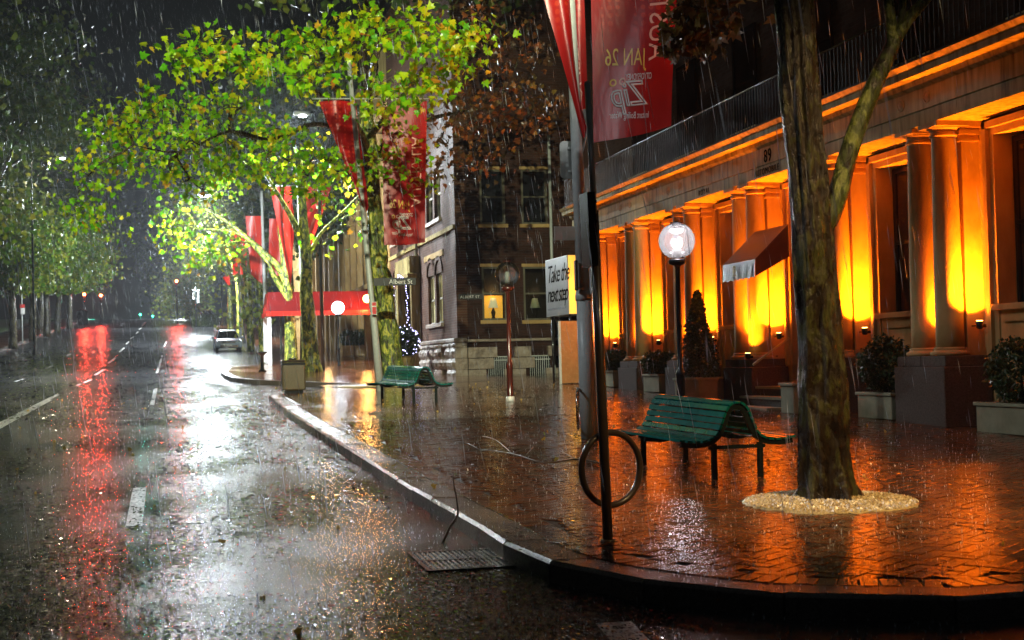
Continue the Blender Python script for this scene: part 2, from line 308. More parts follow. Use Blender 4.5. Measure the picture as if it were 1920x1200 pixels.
# ------------------------------------------------------------------ mesh helpers
ORG = {}
def tag(o, label=None, cat=None, group=None, kind=None):
    if label: o['label'] = label
    if cat: o['category'] = cat
    if group: o['group'] = group
    if kind: o['kind'] = kind
    return o
def thing(name, label, cat, loc=(0, 0, 0), group=None):
    o = bpy.data.objects.new(name, None); COL.objects.link(o); o.location = loc; o.empty_display_size = 0.2
    ORG[o.name] = Vector(loc); return tag(o, label, cat, group)
def org(o): return ORG.get(o.name, Vector((0, 0, 0))) if o else Vector((0, 0, 0))
class MB:
    def __init__(s): s.v = []; s.f = []; s.sm = []
    def add(s, vs_, fs_, smooth=False):
        k = len(s.v); s.v += [tuple(q) for q in vs_]; s.f += [tuple(i+k for i in f) for f in fs_]; s.sm += [smooth]*len(fs_); return s
    def box(s, x0, x1, y0, y1, z0, z1, bev=0.0):
        if bev <= 0:
            return s.add([(x0, y0, z0), (x1, y0, z0), (x1, y1, z0), (x0, y1, z0), (x0, y0, z1), (x1, y0, z1), (x1, y1, z1), (x0, y1, z1)],
                  [(0, 3, 2, 1), (4, 5, 6, 7), (0, 1, 5, 4), (1, 2, 6, 5), (2, 3, 7, 6), (3, 0, 4, 7)])
        b = bev
        def ringz(z, i): return [(x0+i, y0+b, z), (x0+b, y0+i, z), (x1-b, y0+i, z), (x1-i, y0+b, z), (x1-i, y1-b, z), (x1-b, y1-i, z), (x0+b, y1-i, z), (x0+i, y1-b, z)]
        rs = [ringz(z0, b), ringz(z0+b, 0), ringz(z1-b, 0), ringz(z1, b)]
        vs_ = sum(rs, []); fs_ = [tuple(range(7, -1, -1)), tuple(range(24, 32))]
        for r_ in range(3):
            for i in range(8): fs_.append((r_*8+i, r_*8+(i+1) % 8, (r_+1)*8+(i+1) % 8, (r_+1)*8+i))
        return s.add(vs_, fs_)
    def hexa(s, pts):   # 8 points bottom ring then top ring
        return s.add(pts, [(0, 3, 2, 1), (4, 5, 6, 7), (0, 1, 5, 4), (1, 2, 6, 5), (2, 3, 7, 6), (3, 0, 4, 7)])
    def tube(s, pts, rad, n=8, cap=True):
        pts = [Vector(p) for p in pts]; m = len(pts)
        if not isinstance(rad, (list, tuple)): rad = [rad]*m
        vs_ = []; prev = None
        for i, p in enumerate(pts):
            d = (pts[min(i+1, m-1)]-pts[max(i-1, 0)]).normalized()
            if prev is None: u = d.orthogonal().normalized()
            else:
                u = prev - d*prev.dot(d)
                u = u.normalized() if u.length > 1e-6 else d.orthogonal().normalized()
            prev = u; w_ = d.cross(u)
            for k in range(n):
                a = 2*math.pi*k/n; vs_.append(p + (u*math.cos(a)+w_*math.sin(a))*rad[i])
        fs_ = []
        for i in range(m-1):
            for k in range(n): fs_.append((i*n+k, i*n+(k+1) % n, (i+1)*n+(k+1) % n, (i+1)*n+k))
        if cap: fs_ += [tuple(range(n-1, -1, -1)), tuple(range((m-1)*n, m*n))]
        return s.add(vs_, fs_, True)
    def lathe(s, prof, c=(0, 0, 0), n=20, phase=0.0, smooth=True):
        vs_ = []; c = Vector(c)
        for r, z in prof:
            for k in range(n):
                a = 2*math.pi*k/n+phase; vs_.append((c.x+r*math.cos(a), c.y+r*math.sin(a), c.z+z))
        fs_ = []; m = len(prof)
        for i in range(m-1):
            for k in range(n): fs_.append((i*n+k, i*n+(k+1) % n, (i+1)*n+(k+1) % n, (i+1)*n+k))
        fs_ += [tuple(range(n-1, -1, -1)), tuple(range((m-1)*n, m*n))]
        return s.add(vs_, fs_, smooth)
    def sphere(s, c, r, n=16, m=10, zs=1.0, z0=-1.0, z1=1.0):
        prof = []
        a0 = math.asin(z0); a1 = math.asin(z1)
        for i in range(m+1):
            a = a0+(a1-a0)*i/m; prof.append((max(1e-3, r*math.cos(a)), r*zs*math.sin(a)))
        return s.lathe(prof, c, n)
    def torus(s, c, axis_u, axis_v, R_, r_, n=40, k=8):
        c = Vector(c); u = Vector(axis_u).normalized(); v = Vector(axis_v).normalized(); w_ = u.cross(v)
        vs_ = []; fs_ = []
        for i in range(n):
            a = 2*math.pi*i/n; d = u*math.cos(a)+v*math.sin(a)
            for j in range(k):
                b = 2*math.pi*j/k; vs_.append(c+d*(R_+r_*math.cos(b))+w_*(r_*math.sin(b)))
        for i in range(n):
            for j in range(k): fs_.append((i*k+j, ((i+1) % n)*k+j, ((i+1) % n)*k+(j+1) % k, i*k+(j+1) % k))
        return s.add(vs_, fs_, True)
    def extrude(s, poly, d):   # planar polygon extruded along vector d
        n = len(poly); d = Vector(d)
        vs_ = [Vector(p) for p in poly]+[Vector(p)+d for p in poly]
        fs_ = [tuple(range(n-1, -1, -1)), tuple(range(n, 2*n))]+[(i, (i+1) % n, n+(i+1) % n, n+i) for i in range(n)]
        return s.add(vs_, fs_)
    def build(s, name, m, parent=None, local=False, **kw):
        o0 = Vector((0, 0, 0)) if local else org(parent)
        me = bpy.data.meshes.new(name)
        me.from_pydata([(a-o0.x, b-o0.y, c-o0.z) for a, b, c in s.v], [], s.f)
        me.polygons.foreach_set('use_smooth', s.sm); me.materials.append(M[m] if isinstance(m, str) else m)
        me.update()
        o = bpy.data.objects.new(name, me); COL.objects.link(o)
        if parent: o.parent = parent
        ORG[o.name] = org(parent) if parent else Vector((0, 0, 0))
        return tag(o, **kw)
def copy_tree(o, parent=None):
    c = o.copy(); COL.objects.link(c); c.parent = parent
    for ch in list(o.children): copy_tree(ch, c)
    return c
def light(name, loc, col, power, rad=0.1, kind='POINT', d=None, size=None, blend=0.5):
    l = bpy.data.lights.new(name, kind); l.energy = power; l.color = col; l.shadow_soft_size = rad
    o = bpy.data.objects.new(name, l); COL.objects.link(o); o.location = loc
    if kind == 'SPOT':
        l.spot_size = size; l.spot_blend = blend
    if d is not None: o.rotation_euler = Vector(d).to_track_quat('-Z', 'Y').to_euler()
    return o
def text(body, size, m, parent, fn, name='lettering', ext=0.004, mirror=False, shear=0.0, align='LEFT', spacing=1.0, res=3, sx=1.0, outline=0.0):
    cu = bpy.data.curves.new('t', 'FONT'); cu.body = body; cu.size = size; cu.extrude = ext; cu.shear = shear
    cu.align_x = align; cu.space_character = spacing; cu.resolution_u = res
    if outline: cu.fill_mode = 'NONE'; cu.extrude = 0; cu.bevel_depth = outline; cu.bevel_resolution = 0
    ob = bpy.data.objects.new('t', cu); COL.objects.link(ob)
    dg = bpy.context.evaluated_depsgraph_get(); dg.update()
    me = bpy.data.meshes.new_from_object(ob.evaluated_get(dg)); bpy.data.objects.remove(ob); bpy.data.curves.remove(cu)
    o0 = org(parent)
    for v in me.vertices:
        x, y, z = v.co; x *= sx; v.co = Vector(fn(-x if mirror else x, y, z)) - o0
    me.materials.clear(); me.materials.append(M[m]); me.name = name; me.update()
    o = bpy.data.objects.new(name, me); COL.objects.link(o)
    if parent: o.parent = parent
    ORG[o.name] = o0
    return o

# ================================================================== GROUND
ys = [-30, -10, 0, 10, 20, 30, 40, 50, 60, 70, 80, 90, 97, 105, 112, 120, 135, 150, 165, 180, 192, 205, 215, 225, 240, 260, 300, 400, 700]
def strip(xa, xb, off, y0=-30, y1=700, nx=8):
    b = MB(); yy = sorted(set([y for y in ys if y0 < y < y1]+[y0, y1]))
    vs_ = []; fs_ = []
    for y in yy:
        a_ = xa(y) if callable(xa) else xa; b_ = xb(y) if callable(xb) else xb
        for i in range(nx+1): vs_.append((a_+(b_-a_)*i/nx, y, zg(y)+off))
    for j in range(len(yy)-1):
        for i in range(nx): k = j*(nx+1)+i; fs_.append((k, k+1, k+nx+2, k+nx+1))
    return b.add(vs_, fs_)
strip(-400, 400, -0.30).build('ground', 'earth', kind='structure')
strip(-60, 60, -0.14, nx=20).build('road', 'asphalt', kind='structure')

# kerb line of the near corner (top outer edge), read off the ground plane
kpx = [(1920, 1119.5), (1700, 1120), (1500, 1115.6), (1367, 1108), (1220, 1090), (1110, 1071.6), (1040, 1056), (960, 1028), (896, 984), (840, 952), (760, 908), (700, 868), (600, 808), (530, 763), (493, 740)]
kerb1 = [G(*p) for p in kpx]
kerb1 = [Vector((16, 7.7, zg(7.7))), Vector((9, 7.62, zg(7.62)))] + kerb1[:]
kerb1[-1] = Vector((2.16, 35.6, zg(35.6)))
def resample(pts, step):
    out = [pts[0]]; acc = 0
    for a, b in zip(pts, pts[1:]):
        L = (b-a).length; t = step-acc
        while t <= L: out.append(a+(b-a)*(t/L)); t += step
        acc = L-(t-step)
    return out+[pts[-1]]
def smooth_line(pts, it=2):
    for _ in range(it):
        q = [pts[0]]
        for a, b in zip(pts, pts[1:]): q += [a*0.75+b*0.25, a*0.25+b*0.75]
        pts = q+[pts[-1]]
    return pts
k1 = smooth_line(kerb1)
def inset(pts, d):
    out = []
    for i, p in enumerate(pts):
        t = (pts[min(i+1, len(pts)-1)]-pts[max(i-1, 0)]); t.z = 0; t.normalize()
        n = Vector((t.y, -t.x, 0)); q = p+n*d; q.z = zg(q.y); out.append(q)
    return out
tmp = inset(k1, 0.3)
SGN = 1 if tmp[0].y > k1[0].y else -1
kin = inset(k1, 0.30*SGN); kbd = inset(k1, 0.545*SGN)
kbase = MB()
pav = tag(bpy.data.objects.new('pavement', None), kind='structure')
def poly_sheet(line, extra, off, name, m, **kw):
    pts = [Vector((p.x, p.y, zg(p.y)+off)) for p in line]+[Vector((x, y, zg(y)+off)) for x, y in extra]
    return MB().add(pts, [tuple(range(len(pts)))]).build(name, m, **kw)
near_bed = poly_sheet(kin, [(2.6, 35.9), (3.5, 37.0), (3.9, 39.0), (3.9, 41.0), (16, 41.0)], -0.012, 'pavement', 'grout', kind='structure')
# kerb stones
kerb_bed = MB()
kr = resample(k1, 0.92)
first = True
kerb_o = None
for i in range(len(kr)-1):
    a, b = kr[i], kr[i+1]
    if (b-a).length < 0.2: continue
    t = (b-a).normalized(); n = Vector((t.y, -t.x, 0)).normalized()*SGN; g = t*0.009
    a2, b2 = a+g, b-g; hz = random.uniform(-0.004, 0.004); br_ = 0.025
    def q(p, d, dz): r = p+n*d; return (r.x, r.y, zg(r.y)+dz)
    vs_ = [q(a2, 0, -0.16), q(b2, 0, -0.16), q(b2, 0.30, -0.16), q(a2, 0.30, -0.16),
           q(a2, 0, hz-br_), q(b2, 0, hz-br_), q(b2, 0.30, hz-0.005), q(a2, 0.30, hz-0.005), q(a2, br_, hz), q(b2, br_, hz)]
    fs_ = [(0, 3, 2, 1), (0, 1, 5, 4), (4, 5, 9, 8), (8, 9, 6, 7), (2, 3, 7, 6), (0, 4, 8, 7, 3), (1, 2, 6, 9, 5)]
    if kerb_o is None:
        kerb_o = MB().add(vs_, fs_).build('kerb', 'kerb', kind='structure')
    else: MB().add(vs_, fs_).build('kerb_stone', 'kerb', kerb_o)

# border course + herringbone field
def inside(x, y, poly):
    c = False; n = len(poly); j = n-1
    for i in range(n):
        xi, yi = poly[i]; xj, yj = poly[j]
        if (yi > y) != (yj > y) and x < (xj-xi)*(y-yi)/(yj-yi)+xi: c = not c
        j = i
    return c
bpoly = [(p.x, p.y) for p in inset(k1, 0.575*SGN)]+[(2.9, 35.9), (3.9, 37.2), (4.2, 39.0), (4.2, 40.9), (16, 40.9)]
SL = 0.023
bricks = []    # (cx, cy, angle, length, width)
kb = resample(inset(k1, 0.425*SGN), 0.118)
for a, b in zip(kb, kb[1:]):
    if (b-a).length < 0.06: continue
    c = (a+b)/2; ang = math.atan2((b-a).y, (b-a).x)+math.pi/2
    if c.y < 30: bricks.append((c.x, c.y, ang, 0.225, 0.108))
W_ = 0.117; ca, sa = math.cos(R(38)), math.sin(R(38))
gv = [(1.35+ (p.x), p.y) for p in []]
TREE = Vector((5.295, 11.05, 0))
for i in range(-60, 330):
    for j in range(-330, 240):
        d = (i-j) % 4
        if d == 0: lx, ly, ang = (i+1.0)*W_, (j+0.5)*W_, 0.0
        elif d == 3: lx, ly, ang = (i+0.5)*W_, (j+1.0)*W_, math.pi/2
        else: continue
        x = 2.0+lx*ca-ly*sa; y = 6.0+lx*sa+ly*ca
        if y > 24 or x > 13 or y < 7 or x < 2: continue
        if x/y > 0.72: continue
        if not inside(x, y, bpoly): continue
        if (x-TREE.x)**2+(y-TREE.y)**2 < 0.74**2: continue
        bricks.append((x, y, ang+R(38), 2*W_-0.009, W_-0.009))
def brick_mesh(L, Wd):
    l, w2 = L/2, Wd/2; e = 0.004
    return [(-l, -w2, -0.05), (l, -w2, -0.05), (l, w2, -0.05), (-l, w2, -0.05), (-l, -w2, -e), (l, -w2, -e), (l, w2, -e), (-l, w2, -e),
            (-l+e, -w2+e, 0), (l-e, -w2+e, 0), (l-e, w2-e, 0), (-l+e, w2-e, 0)], \
           [(0, 1, 5, 4), (1, 2, 6, 5), (2, 3, 7, 6), (3, 0, 4, 7), (4, 5, 9, 8), (5, 6, 10, 9), (6, 7, 11, 10), (7, 4, 8, 11), (8, 9, 10, 11)]
def in_view(x, y):
    px = 335+x/y*F; return px < 1980
bricks.sort(key=lambda b: (0 if in_view(b[0], b[1]) else 1, math.hypot(b[0], b[1])))
proto = {}
for b in bricks[:299]:
    key = (round(b[3], 3), round(b[4], 3))
    if key not in proto:
        v, f = brick_mesh(b[3], b[4]); me = bpy.data.meshes.new('paving_brick'); me.from_pydata(v, [], f); me.materials.append(M['paver']); me.update(); proto[key] = me
    o = bpy.data.objects.new('paving_brick', proto[key]); COL.objects.link(o); o.parent = near_bed
    o.location = (b[0], b[1], zg(b[1])+random.uniform(-0.002, 0.002))
    o.rotation_euler = (math.atan(SL)+random.gauss(0, 0.006), random.gauss(0, 0.006), 0)
    o.rotation_euler = (Matrix.Rotation(math.atan(SL)+random.gauss(0, 0.006), 3, 'X') @ Matrix.Rotation(random.gauss(0, 0.006), 3, 'Y') @ Matrix.Rotation(b[2], 3, 'Z')).to_euler()
sb = MB()
for b in bricks[299:]:
    v, f = brick_mesh(b[3], b[4]); c, s_ = math.cos(b[2]), math.sin(b[2]); tx = random.gauss(0, 0.006); ty = random.gauss(0, 0.006); dz = random.uniform(-0.002, 0.002)
    vv = []
    for x, y, z in v:
        X = b[0]+x*c-y*s_; Y = b[1]+x*s_+y*c
        vv.append((X, Y, zg(Y)+z+dz+(X-b[0])*tx+(Y-b[1])*ty))
    sb.add(vv, f)
sb.build('paving_bricks_beyond', 'paver', near_bed, kind='stuff')
# paving too far away to tell the bricks apart
def rowmat():
    m = M['paver'].copy(); m.name = 'wet_paving_far'; return m
far_pav = rowmat()
MB().add([(x, y, zg(y)-0.002) for x, y in [(2.55, 24.0), (16, 24.0), (16, 41.0), (3.9, 41.0), (3.9, 39.0), (3.5, 37.0), (2.6, 35.9), (2.46, 35.6)]], [tuple(range(8))]).build('pavement_far_paving', far_pav, near_bed)
# cross street apron, second block footpath with its nib
cr = [G(*p, 0) for p in [(700, 722.5), (640, 718.5), (580, 716.5), (530, 714.5), (470, 712), (435, 708.5), (418, 702)]]
nib = [Vector((16, 42.4, 0))]+[Vector((p.x, p.y, 0)) for p in cr]+[Vector((1.65, 60, 0)), Vector((2.2, 63.5, 0)), Vector((4.3, 66, 0)), Vector((4.7, 90, 0)), Vector((5.4, 117, 0)), Vector((5.6, 124, 0)), Vector((3.6, 132, 0)), Vector((3.2, 140, 0)), Vector((5.0, 175, 0)), Vector((5.4, 230, 0)), Vector((5.4, 300, 0))]
nib = resample(smooth_line(nib, 1), 1.4)
b = MB(); kb_ = MB(); fv = []; ff = []
vk = []; fk = []
for i, p in enumerate(nib):
    X = 20
    fv += [(p.x+0.25, p.y+0.02, zg(p.y)), (X, max(p.y+0.02, 42.4), zg(max(p.y, 42.4)))]
    if i: ff.append((2*i-2, 2*i-1, 2*i+1, 2*i))
far_foot = MB().add(fv, ff).build('footpath', far_pav, kind='structure')
for i in range(len(nib)-1):
    a, c = nib[i], nib[i+1]; t = (c-a).normalized(); n = Vector((t.y, -t.x, 0))
    if n.y < -0.5 or n.x < 0 and abs(n.x) > 0.5: n = -n
    kb_.hexa([(p.x+n.x*d, p.y+n.y*d, zg(p.y)+z) for z in (-0.16, 0.005) for p, d in ((a+t*0.01, 0), (c-t*0.01, 0), (c-t*0.01, 0.28), (a+t*0.01, 0.28))])
kb_.build('footpath_kerb', 'kerb', far_foot, kind='stuff')
# left side: kerb, footpath, lawn
strip(-15.6, -12.2, 0.0, 0, 330, 2).build('footpath_left', far_pav, kind='structure')
lk = MB(); y = 12.0
while y < 230:
    L = 2.5; lk.hexa([(x, yy, zg(yy)+z) for z in (-0.16, 0.01) for x, yy in ((-12.2, y+0.015), (-11.9, y+0.015), (-11.9, y+L-0.015), (-12.2, y+L-0.015))]); y += L
lk.build('kerb_left', 'kerb', kind='structure')
strip(-70, -15.6, 0.12, 0, 330, 3).build('lawn', 'grass', kind='structure')
strip(-15.75, -15.5, 0.16, 0, 330, 1).build('lawn_edging', 'kerb', kind='structure')

# road markings
def quad_px(p, name='road_marking'):
    q = [G(x, y, -0.14) for x, y in p]
    return MB().add([(v.x, v.y, zg(v.y)-0.136) for v in q], [(0, 1, 2, 3)])
def dash(x0, y0, x1, y1, w_=0.13):
    a, b_ = G(x0, y0, -0.14), G(x1, y1, -0.14); t = (b_-a); t.z = 0; t.normalize(); n = Vector((-t.y, t.x, 0))*w_/2
    seg = max(1, int((b_-a).length/6)); m = MB(); L = b_-a; vs_ = []; fs_ = []
    for i in range(seg+1):
        c = a+L*(i/seg); vs_ += [(c.x-n.x, c.y-n.y, zg(c.y-n.y)-0.136), (c.x+n.x, c.y+n.y, zg(c.y+n.y)-0.136)]
        if i: fs_.append((2*i-2, 2*i, 2*i+1, 2*i-1))
    return m.add(vs_, fs_)
for d in [(144, 723, 171, 712), (178.5, 703.5, 195.5, 693), (204, 681, 216.7, 671), (224, 660, 233, 652.5), (236.5, 646, 242, 640.6), (244.5, 635.5, 250.7, 631.5), (255, 626, 259, 622), (261, 618, 265, 615), (266, 612, 273, 604),
          (86, 691.6, 98, 686), (124.6, 668, 133, 663.8), (27, 716, 44, 710.5), (421-60, 652, 367, 649), (302+46, 0, 0, 0)]:
    if d[2] and d[0] < 340: dash(*d).build('road_marking', 'paint', kind='structure')
dash(-40, 815, 108, 740, 0.12).build('road_marking', 'paint', kind='structure')
dash(-20, 812, 94, 750, 0.12).build('road_marking', 'paint', kind='structure')
dash(251, 987, 262, 915, 0.14).build('road_marking', 'paint', kind='structure')
quad_px([(1117, 1171), (1183, 1167), (1246, 1235), (1176, 1240)]).build('road_marking', 'paint', kind='structure')
for d in [(294, 700, 304, 667), (308, 650, 312, 640), (285, 760, 292, 728)]:
    dash(*d, 0.10).build('road_marking', 'paint', kind='structure')

# ================================================================== haze and rain come last; next the club building
XC, CY0, PITCH = 10.85, 18.90, 3.47
pairs = [CY0+PITCH*i for i in range(-2, 6)]      # Z out of frame, A..F
pairY = {n_: y for n_, y in zip('YZABCDEF', pairs)}
club = thing('club_building', 'sandstone club building with paired columns lit orange by uplights', 'building', (11, 27, 1.0))
YA, YB = 9.5, 37.7
XW = 11.3
def part(b, name, m, parent=club, **kw): return b.build(name, m, parent, **kw)
# column prototype
colA = MB().lathe([(0.205, 0.0), (0.2, 0.35), (0.197, 1.2), (0.186, 2.2), (0.176, 3.00), (0.176, 3.04)], (XC, pairY['A']-0.35, 1.54), 28).build('column', 'stone', club)
MB().lathe([(0.176, 0), (0.198, 0.010), (0.205, 0.024), (0.198, 0.038), (0.180, 0.048), (0.178, 0.085), (0.20, 0.10), (0.235, 0.125), (0.24, 0.135)], (XC, pairY['A']-0.35, 4.575), 28).build('capital', 'stone', colA)
MB().box(XC-0.26, XC+0.26, pairY['A']-0.61, pairY['A']-0.09, 4.712, 4.786, 0.008).build('abacus', 'stone', colA)
MB().lathe([(0.27, 0), (0.285, 0.02), (0.285, 0.045), (0.25, 0.065), (0.225, 0.08), (0.235, 0.092), (0.235, 0.108), (0.207, 0.118)], (XC, pairY['A']-0.35, 1.425), 28).build('base', 'stone', colA)
for n_, yc in pairY.items():
    for dy in (-0.35, 0.35):
        if n_ == 'A' and dy < 0: continue
        c = copy_tree(colA, club); c.location = (0, yc+dy-(pairY['A']-0.35), 0)
    g0 = zg(yc)-0.1
    b = MB().box(10.52, 11.28, yc-0.72, yc+0.72, g0, 1.27, 0.012); part(b, 'pedestal', 'granite')
    for k in range(2):
        part(MB().box(10.56, 11.24, yc-0.69+0.695*k, yc-0.005+0.695*k-0.01, 1.272, 1.422, 0.008), 'pedestal_cap_stone', 'granite')
    # pilasters on the wall behind, with caps
    for dy in (-0.36, 0.36):
        pl = part(MB().box(11.02, XW+0.02, yc+dy-0.17, yc+dy+0.17, 1.42, 4.50, 0.006), 'pilaster', 'stone')
        part(MB().box(10.99, XW+0.02, yc+dy-0.20, yc+dy+0.20, 4.502, 4.54).box(10.975, XW+0.02, yc+dy-0.215, yc+dy+0.215, 4.60, 4.66).box(10.95, XW+0.02, yc+dy-0.24, yc+dy+0.24, 4.70, 4.786).box(11.0, XW+0.02, yc+dy-0.19, yc+dy+0.19, 4.54, 4.70), 'pilaster_cap', 'stone', pl)
        part(MB().box(10.985, XW+0.02, yc+dy-0.2, yc+dy+0.2, 1.422, 1.53), 'pilaster_base', 'stone', pl)
# wall with window bays (courses of ashlar between surrounds)
bays = [(pairs[i]+pairs[i+1])/2 for i in range(len(pairs)-1)]
for bi, yb in enumerate(bays):
    ent = (bi == 3)   # entrance between B and C (index of pairs: Y Z A B C)
    hw = 0.70
    ztop = 4.50; zs = 1.25 if ent else 2.13
    # glass and dark room
    rec = part(MB().box(11.62, 11.70, yb-hw-0.1, yb+hw+0.1, 0.6, 4.6), 'window_back', 'dark_joinery')
    fr = MB()
    for yy in (yb-hw+0.03, yb+hw-0.09): fr.box(11.50, 11.58, yy, yy+0.06, zs, ztop)
    fr.box(11.50, 11.58, yb-hw+0.09, yb+hw-0.09, ztop-0.08, ztop-0.01).box(11.50, 11.58, yb-hw+0.09, yb+hw-0.09, 3.25, 3.31).box(11.50, 11.58, yb-0.03, yb+0.03, zs, 3.25)
    wf = part(fr, 'window' if not ent else 'entrance_door', 'dark_joinery')
    part(MB().box(11.53, 11.545, yb-hw+0.08, yb+hw-0.08, zs, ztop-0.02), 'pane', 'dark_glass', wf)
    if not ent:
        part(MB().box(11.56, 11.575, yb+hw-0.24, yb+hw-0.12, zs+0.1, ztop-0.1), 'curtain', 'curtain_lit', wf)
        part(MB().box(11.12, XW+0.2, yb-hw-0.04, yb+hw+0.04, 2.04, 2.13, 0.008), 'window_sill', 'stone')
        part(MB().box(11.24, 11.6, yb-hw+0.002, yb+hw-0.002, 0.4, 2.038), 'apron_panel', 'stone')
        part(MB().box(11.19, 11.242, yb-hw+0.12, yb+hw-0.12, 1.55, 1.59).box(11.19, 11.242, yb-hw+0.12, yb+hw-0.12, 1.88, 1.92), 'apron_moulding', 'stone')
    # moulded surround
    for s_ in (-1, 1):
        y0 = yb+s_*hw; o_ = s_*0.20
        part(MB().box(11.22, 11.6, min(y0, y0+o_*0.55), max(y0, y0+o_*0.55), 1.3, 4.52), 'window_surround', 'stone')
        part(MB().box(11.16, 11.5, min(y0+o_*0.56, y0+o_), max(y0+o_*0.56, y0+o_), 1.3, 4.72), 'window_surround', 'stone')
    part(MB().box(11.22, 11.6, yb-hw-0.109, yb+hw+0.109, 4.522, 4.62).box(11.16, 11.5, yb-hw-0.2, yb+hw+0.2, 4.622, 4.72), 'window_head', 'stone')
# plain wall piers behind pilasters, in ashlar courses
for yp in pairs:
    z = 0.3; k = 0
    while z < 4.72:
        h = 0.335
        if z < 1.4: h = 0.36
        cut = 0.0 if k % 2 else 0.3
        ya, yb_ = yp-PITCH/2+0.905, yp+PITCH/2-0.905
        ym = yp+(cut-0.15)
        for a_, c_ in ((ya, ym-0.003), (ym+0.003, yb_)):
            part(MB().box(XW, XW+0.3, a_, c_, z, min(z+h-0.006, 4.78)), 'wall_stone', 'stone')
        z += h; k += 1
part(MB().box(11.72, 12.4, YA, YB, -0.5, 4.78), 'core_wall', 'dark_wall')
part(MB().box(11.28, 11.72, YB-0.5, YB-0.002, 0.0, 4.78), 'end_wall', 'stone')
# entablature in stones about 1.65 m long with open joints
y = YA; k = 0
while y < YB-0.2:
    y2 = min(y+1.65, YB); j = 0.004
    dz = 0
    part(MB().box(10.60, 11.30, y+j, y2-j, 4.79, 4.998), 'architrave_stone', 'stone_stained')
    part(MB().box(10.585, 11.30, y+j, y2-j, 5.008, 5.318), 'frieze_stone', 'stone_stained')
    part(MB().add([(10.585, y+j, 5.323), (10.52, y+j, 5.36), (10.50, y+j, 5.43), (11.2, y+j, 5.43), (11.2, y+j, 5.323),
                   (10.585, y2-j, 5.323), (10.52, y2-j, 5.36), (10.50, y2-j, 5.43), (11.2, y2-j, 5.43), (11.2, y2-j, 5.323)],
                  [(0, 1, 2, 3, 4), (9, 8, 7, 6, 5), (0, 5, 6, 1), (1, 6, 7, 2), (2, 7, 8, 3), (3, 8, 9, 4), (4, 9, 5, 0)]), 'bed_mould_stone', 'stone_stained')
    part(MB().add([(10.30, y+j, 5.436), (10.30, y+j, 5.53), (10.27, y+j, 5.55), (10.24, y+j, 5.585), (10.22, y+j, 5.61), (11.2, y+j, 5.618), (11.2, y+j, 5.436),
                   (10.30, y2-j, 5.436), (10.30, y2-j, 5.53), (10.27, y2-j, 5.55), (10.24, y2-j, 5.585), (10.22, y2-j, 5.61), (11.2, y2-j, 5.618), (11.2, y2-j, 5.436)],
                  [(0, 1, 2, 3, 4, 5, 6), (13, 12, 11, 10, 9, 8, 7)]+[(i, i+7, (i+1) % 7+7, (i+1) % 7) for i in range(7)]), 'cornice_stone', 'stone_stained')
    y = y2; k += 1
part(MB().box(11.302, 12.2, YA, YB-0.01, 4.79, 5.6), 'entablature_core', 'dark_wall')
# roundels on the frieze
for yp in pairs:
    for dy in (-0.38, 0.38):
        yy = yp+PITCH/2*0+dy
        if yp == pairY['C'] : continue
        b = MB(); c = Vector((10.585, yy, 5.17))
        b.torus(c, (0, 1, 0), (0, 0, 1), 0.085, 0.011, 24, 6)
        vs_ = [(10.572, yy+0.05*math.cos(a_*math.pi/6), 5.17+0.05*math.sin(a_*math.pi/6)) for a_ in range(12)]+[(10.56, yy, 5.17)]
        b.add(vs_, [(i, (i+1) % 12, 12) for i in range(12)])
        part(b, 'roundel', 'stone')
# cut lettering, the shade of its cuts put in as near black
def street_face(x, yc, z0): return lambda a, b_, c: (x-0.002-c, yc-a, z0+b_)
for s_, yc in (('ROYAL', 27.85), ('AUTOMOBILE', 24.90), ('CLUB', 21.05)):
    text(s_, 0.165, 'void', club, street_face(10.60, yc, 4.835), align='LEFT', spacing=1.35 if s_ != 'AUTOMOBILE' else 1.15)
text('89', 0.34, 'void', club, street_face(10.583, 24.40, 5.04), align='LEFT', spacing=1.1)
# balcony, rail and dark upper floors
part(MB().box(10.36, 11.6, YA, YB-0.01, 5.622, 5.70), 'balcony_slab', 'dark_wall')
rl = part(MB().tube([(10.42, YA, 6.45), (10.42, YB, 6.45)], 0.02, 6), 'balcony_rail', 'black')
bb = MB(); y = YA
while y < YB: bb.box(10.412, 10.428, y, y+0.016, 5.70, 6.45); y += 0.13
bb.build('baluster', 'dark_joinery', rl, kind='stuff')
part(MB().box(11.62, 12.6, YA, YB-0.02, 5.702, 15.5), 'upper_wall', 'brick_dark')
for yb in bays:
    for z0 in (6.2, 9.4, 12.4):
        wf = part(MB().box(11.56, 11.618, yb-0.6, yb-0.52, z0, z0+2.1).box(11.56, 11.618, yb+0.52, yb+0.6, z0, z0+2.1).box(11.56, 11.618, yb-0.52, yb+0.52, z0+2.02, z0+2.1).box(11.56, 11.618, yb-0.52, yb+0.52, z0, z0+0.08).box(11.57, 11.615, yb-0.52, yb+0.52, z0+1.0, z0+1.05), 'upper_window', 'void')
        part(MB().box(11.585, 11.612, yb-0.52, yb+0.52, z0+0.08, z0+2.02), 'pane', 'void', wf)  # frames and panes coloured near black to look unlit
        part(MB().box(11.48, 11.617, yb-0.7, yb+0.7, z0-0.14, z0-0.02), 'window_sill', 'stone_stained')
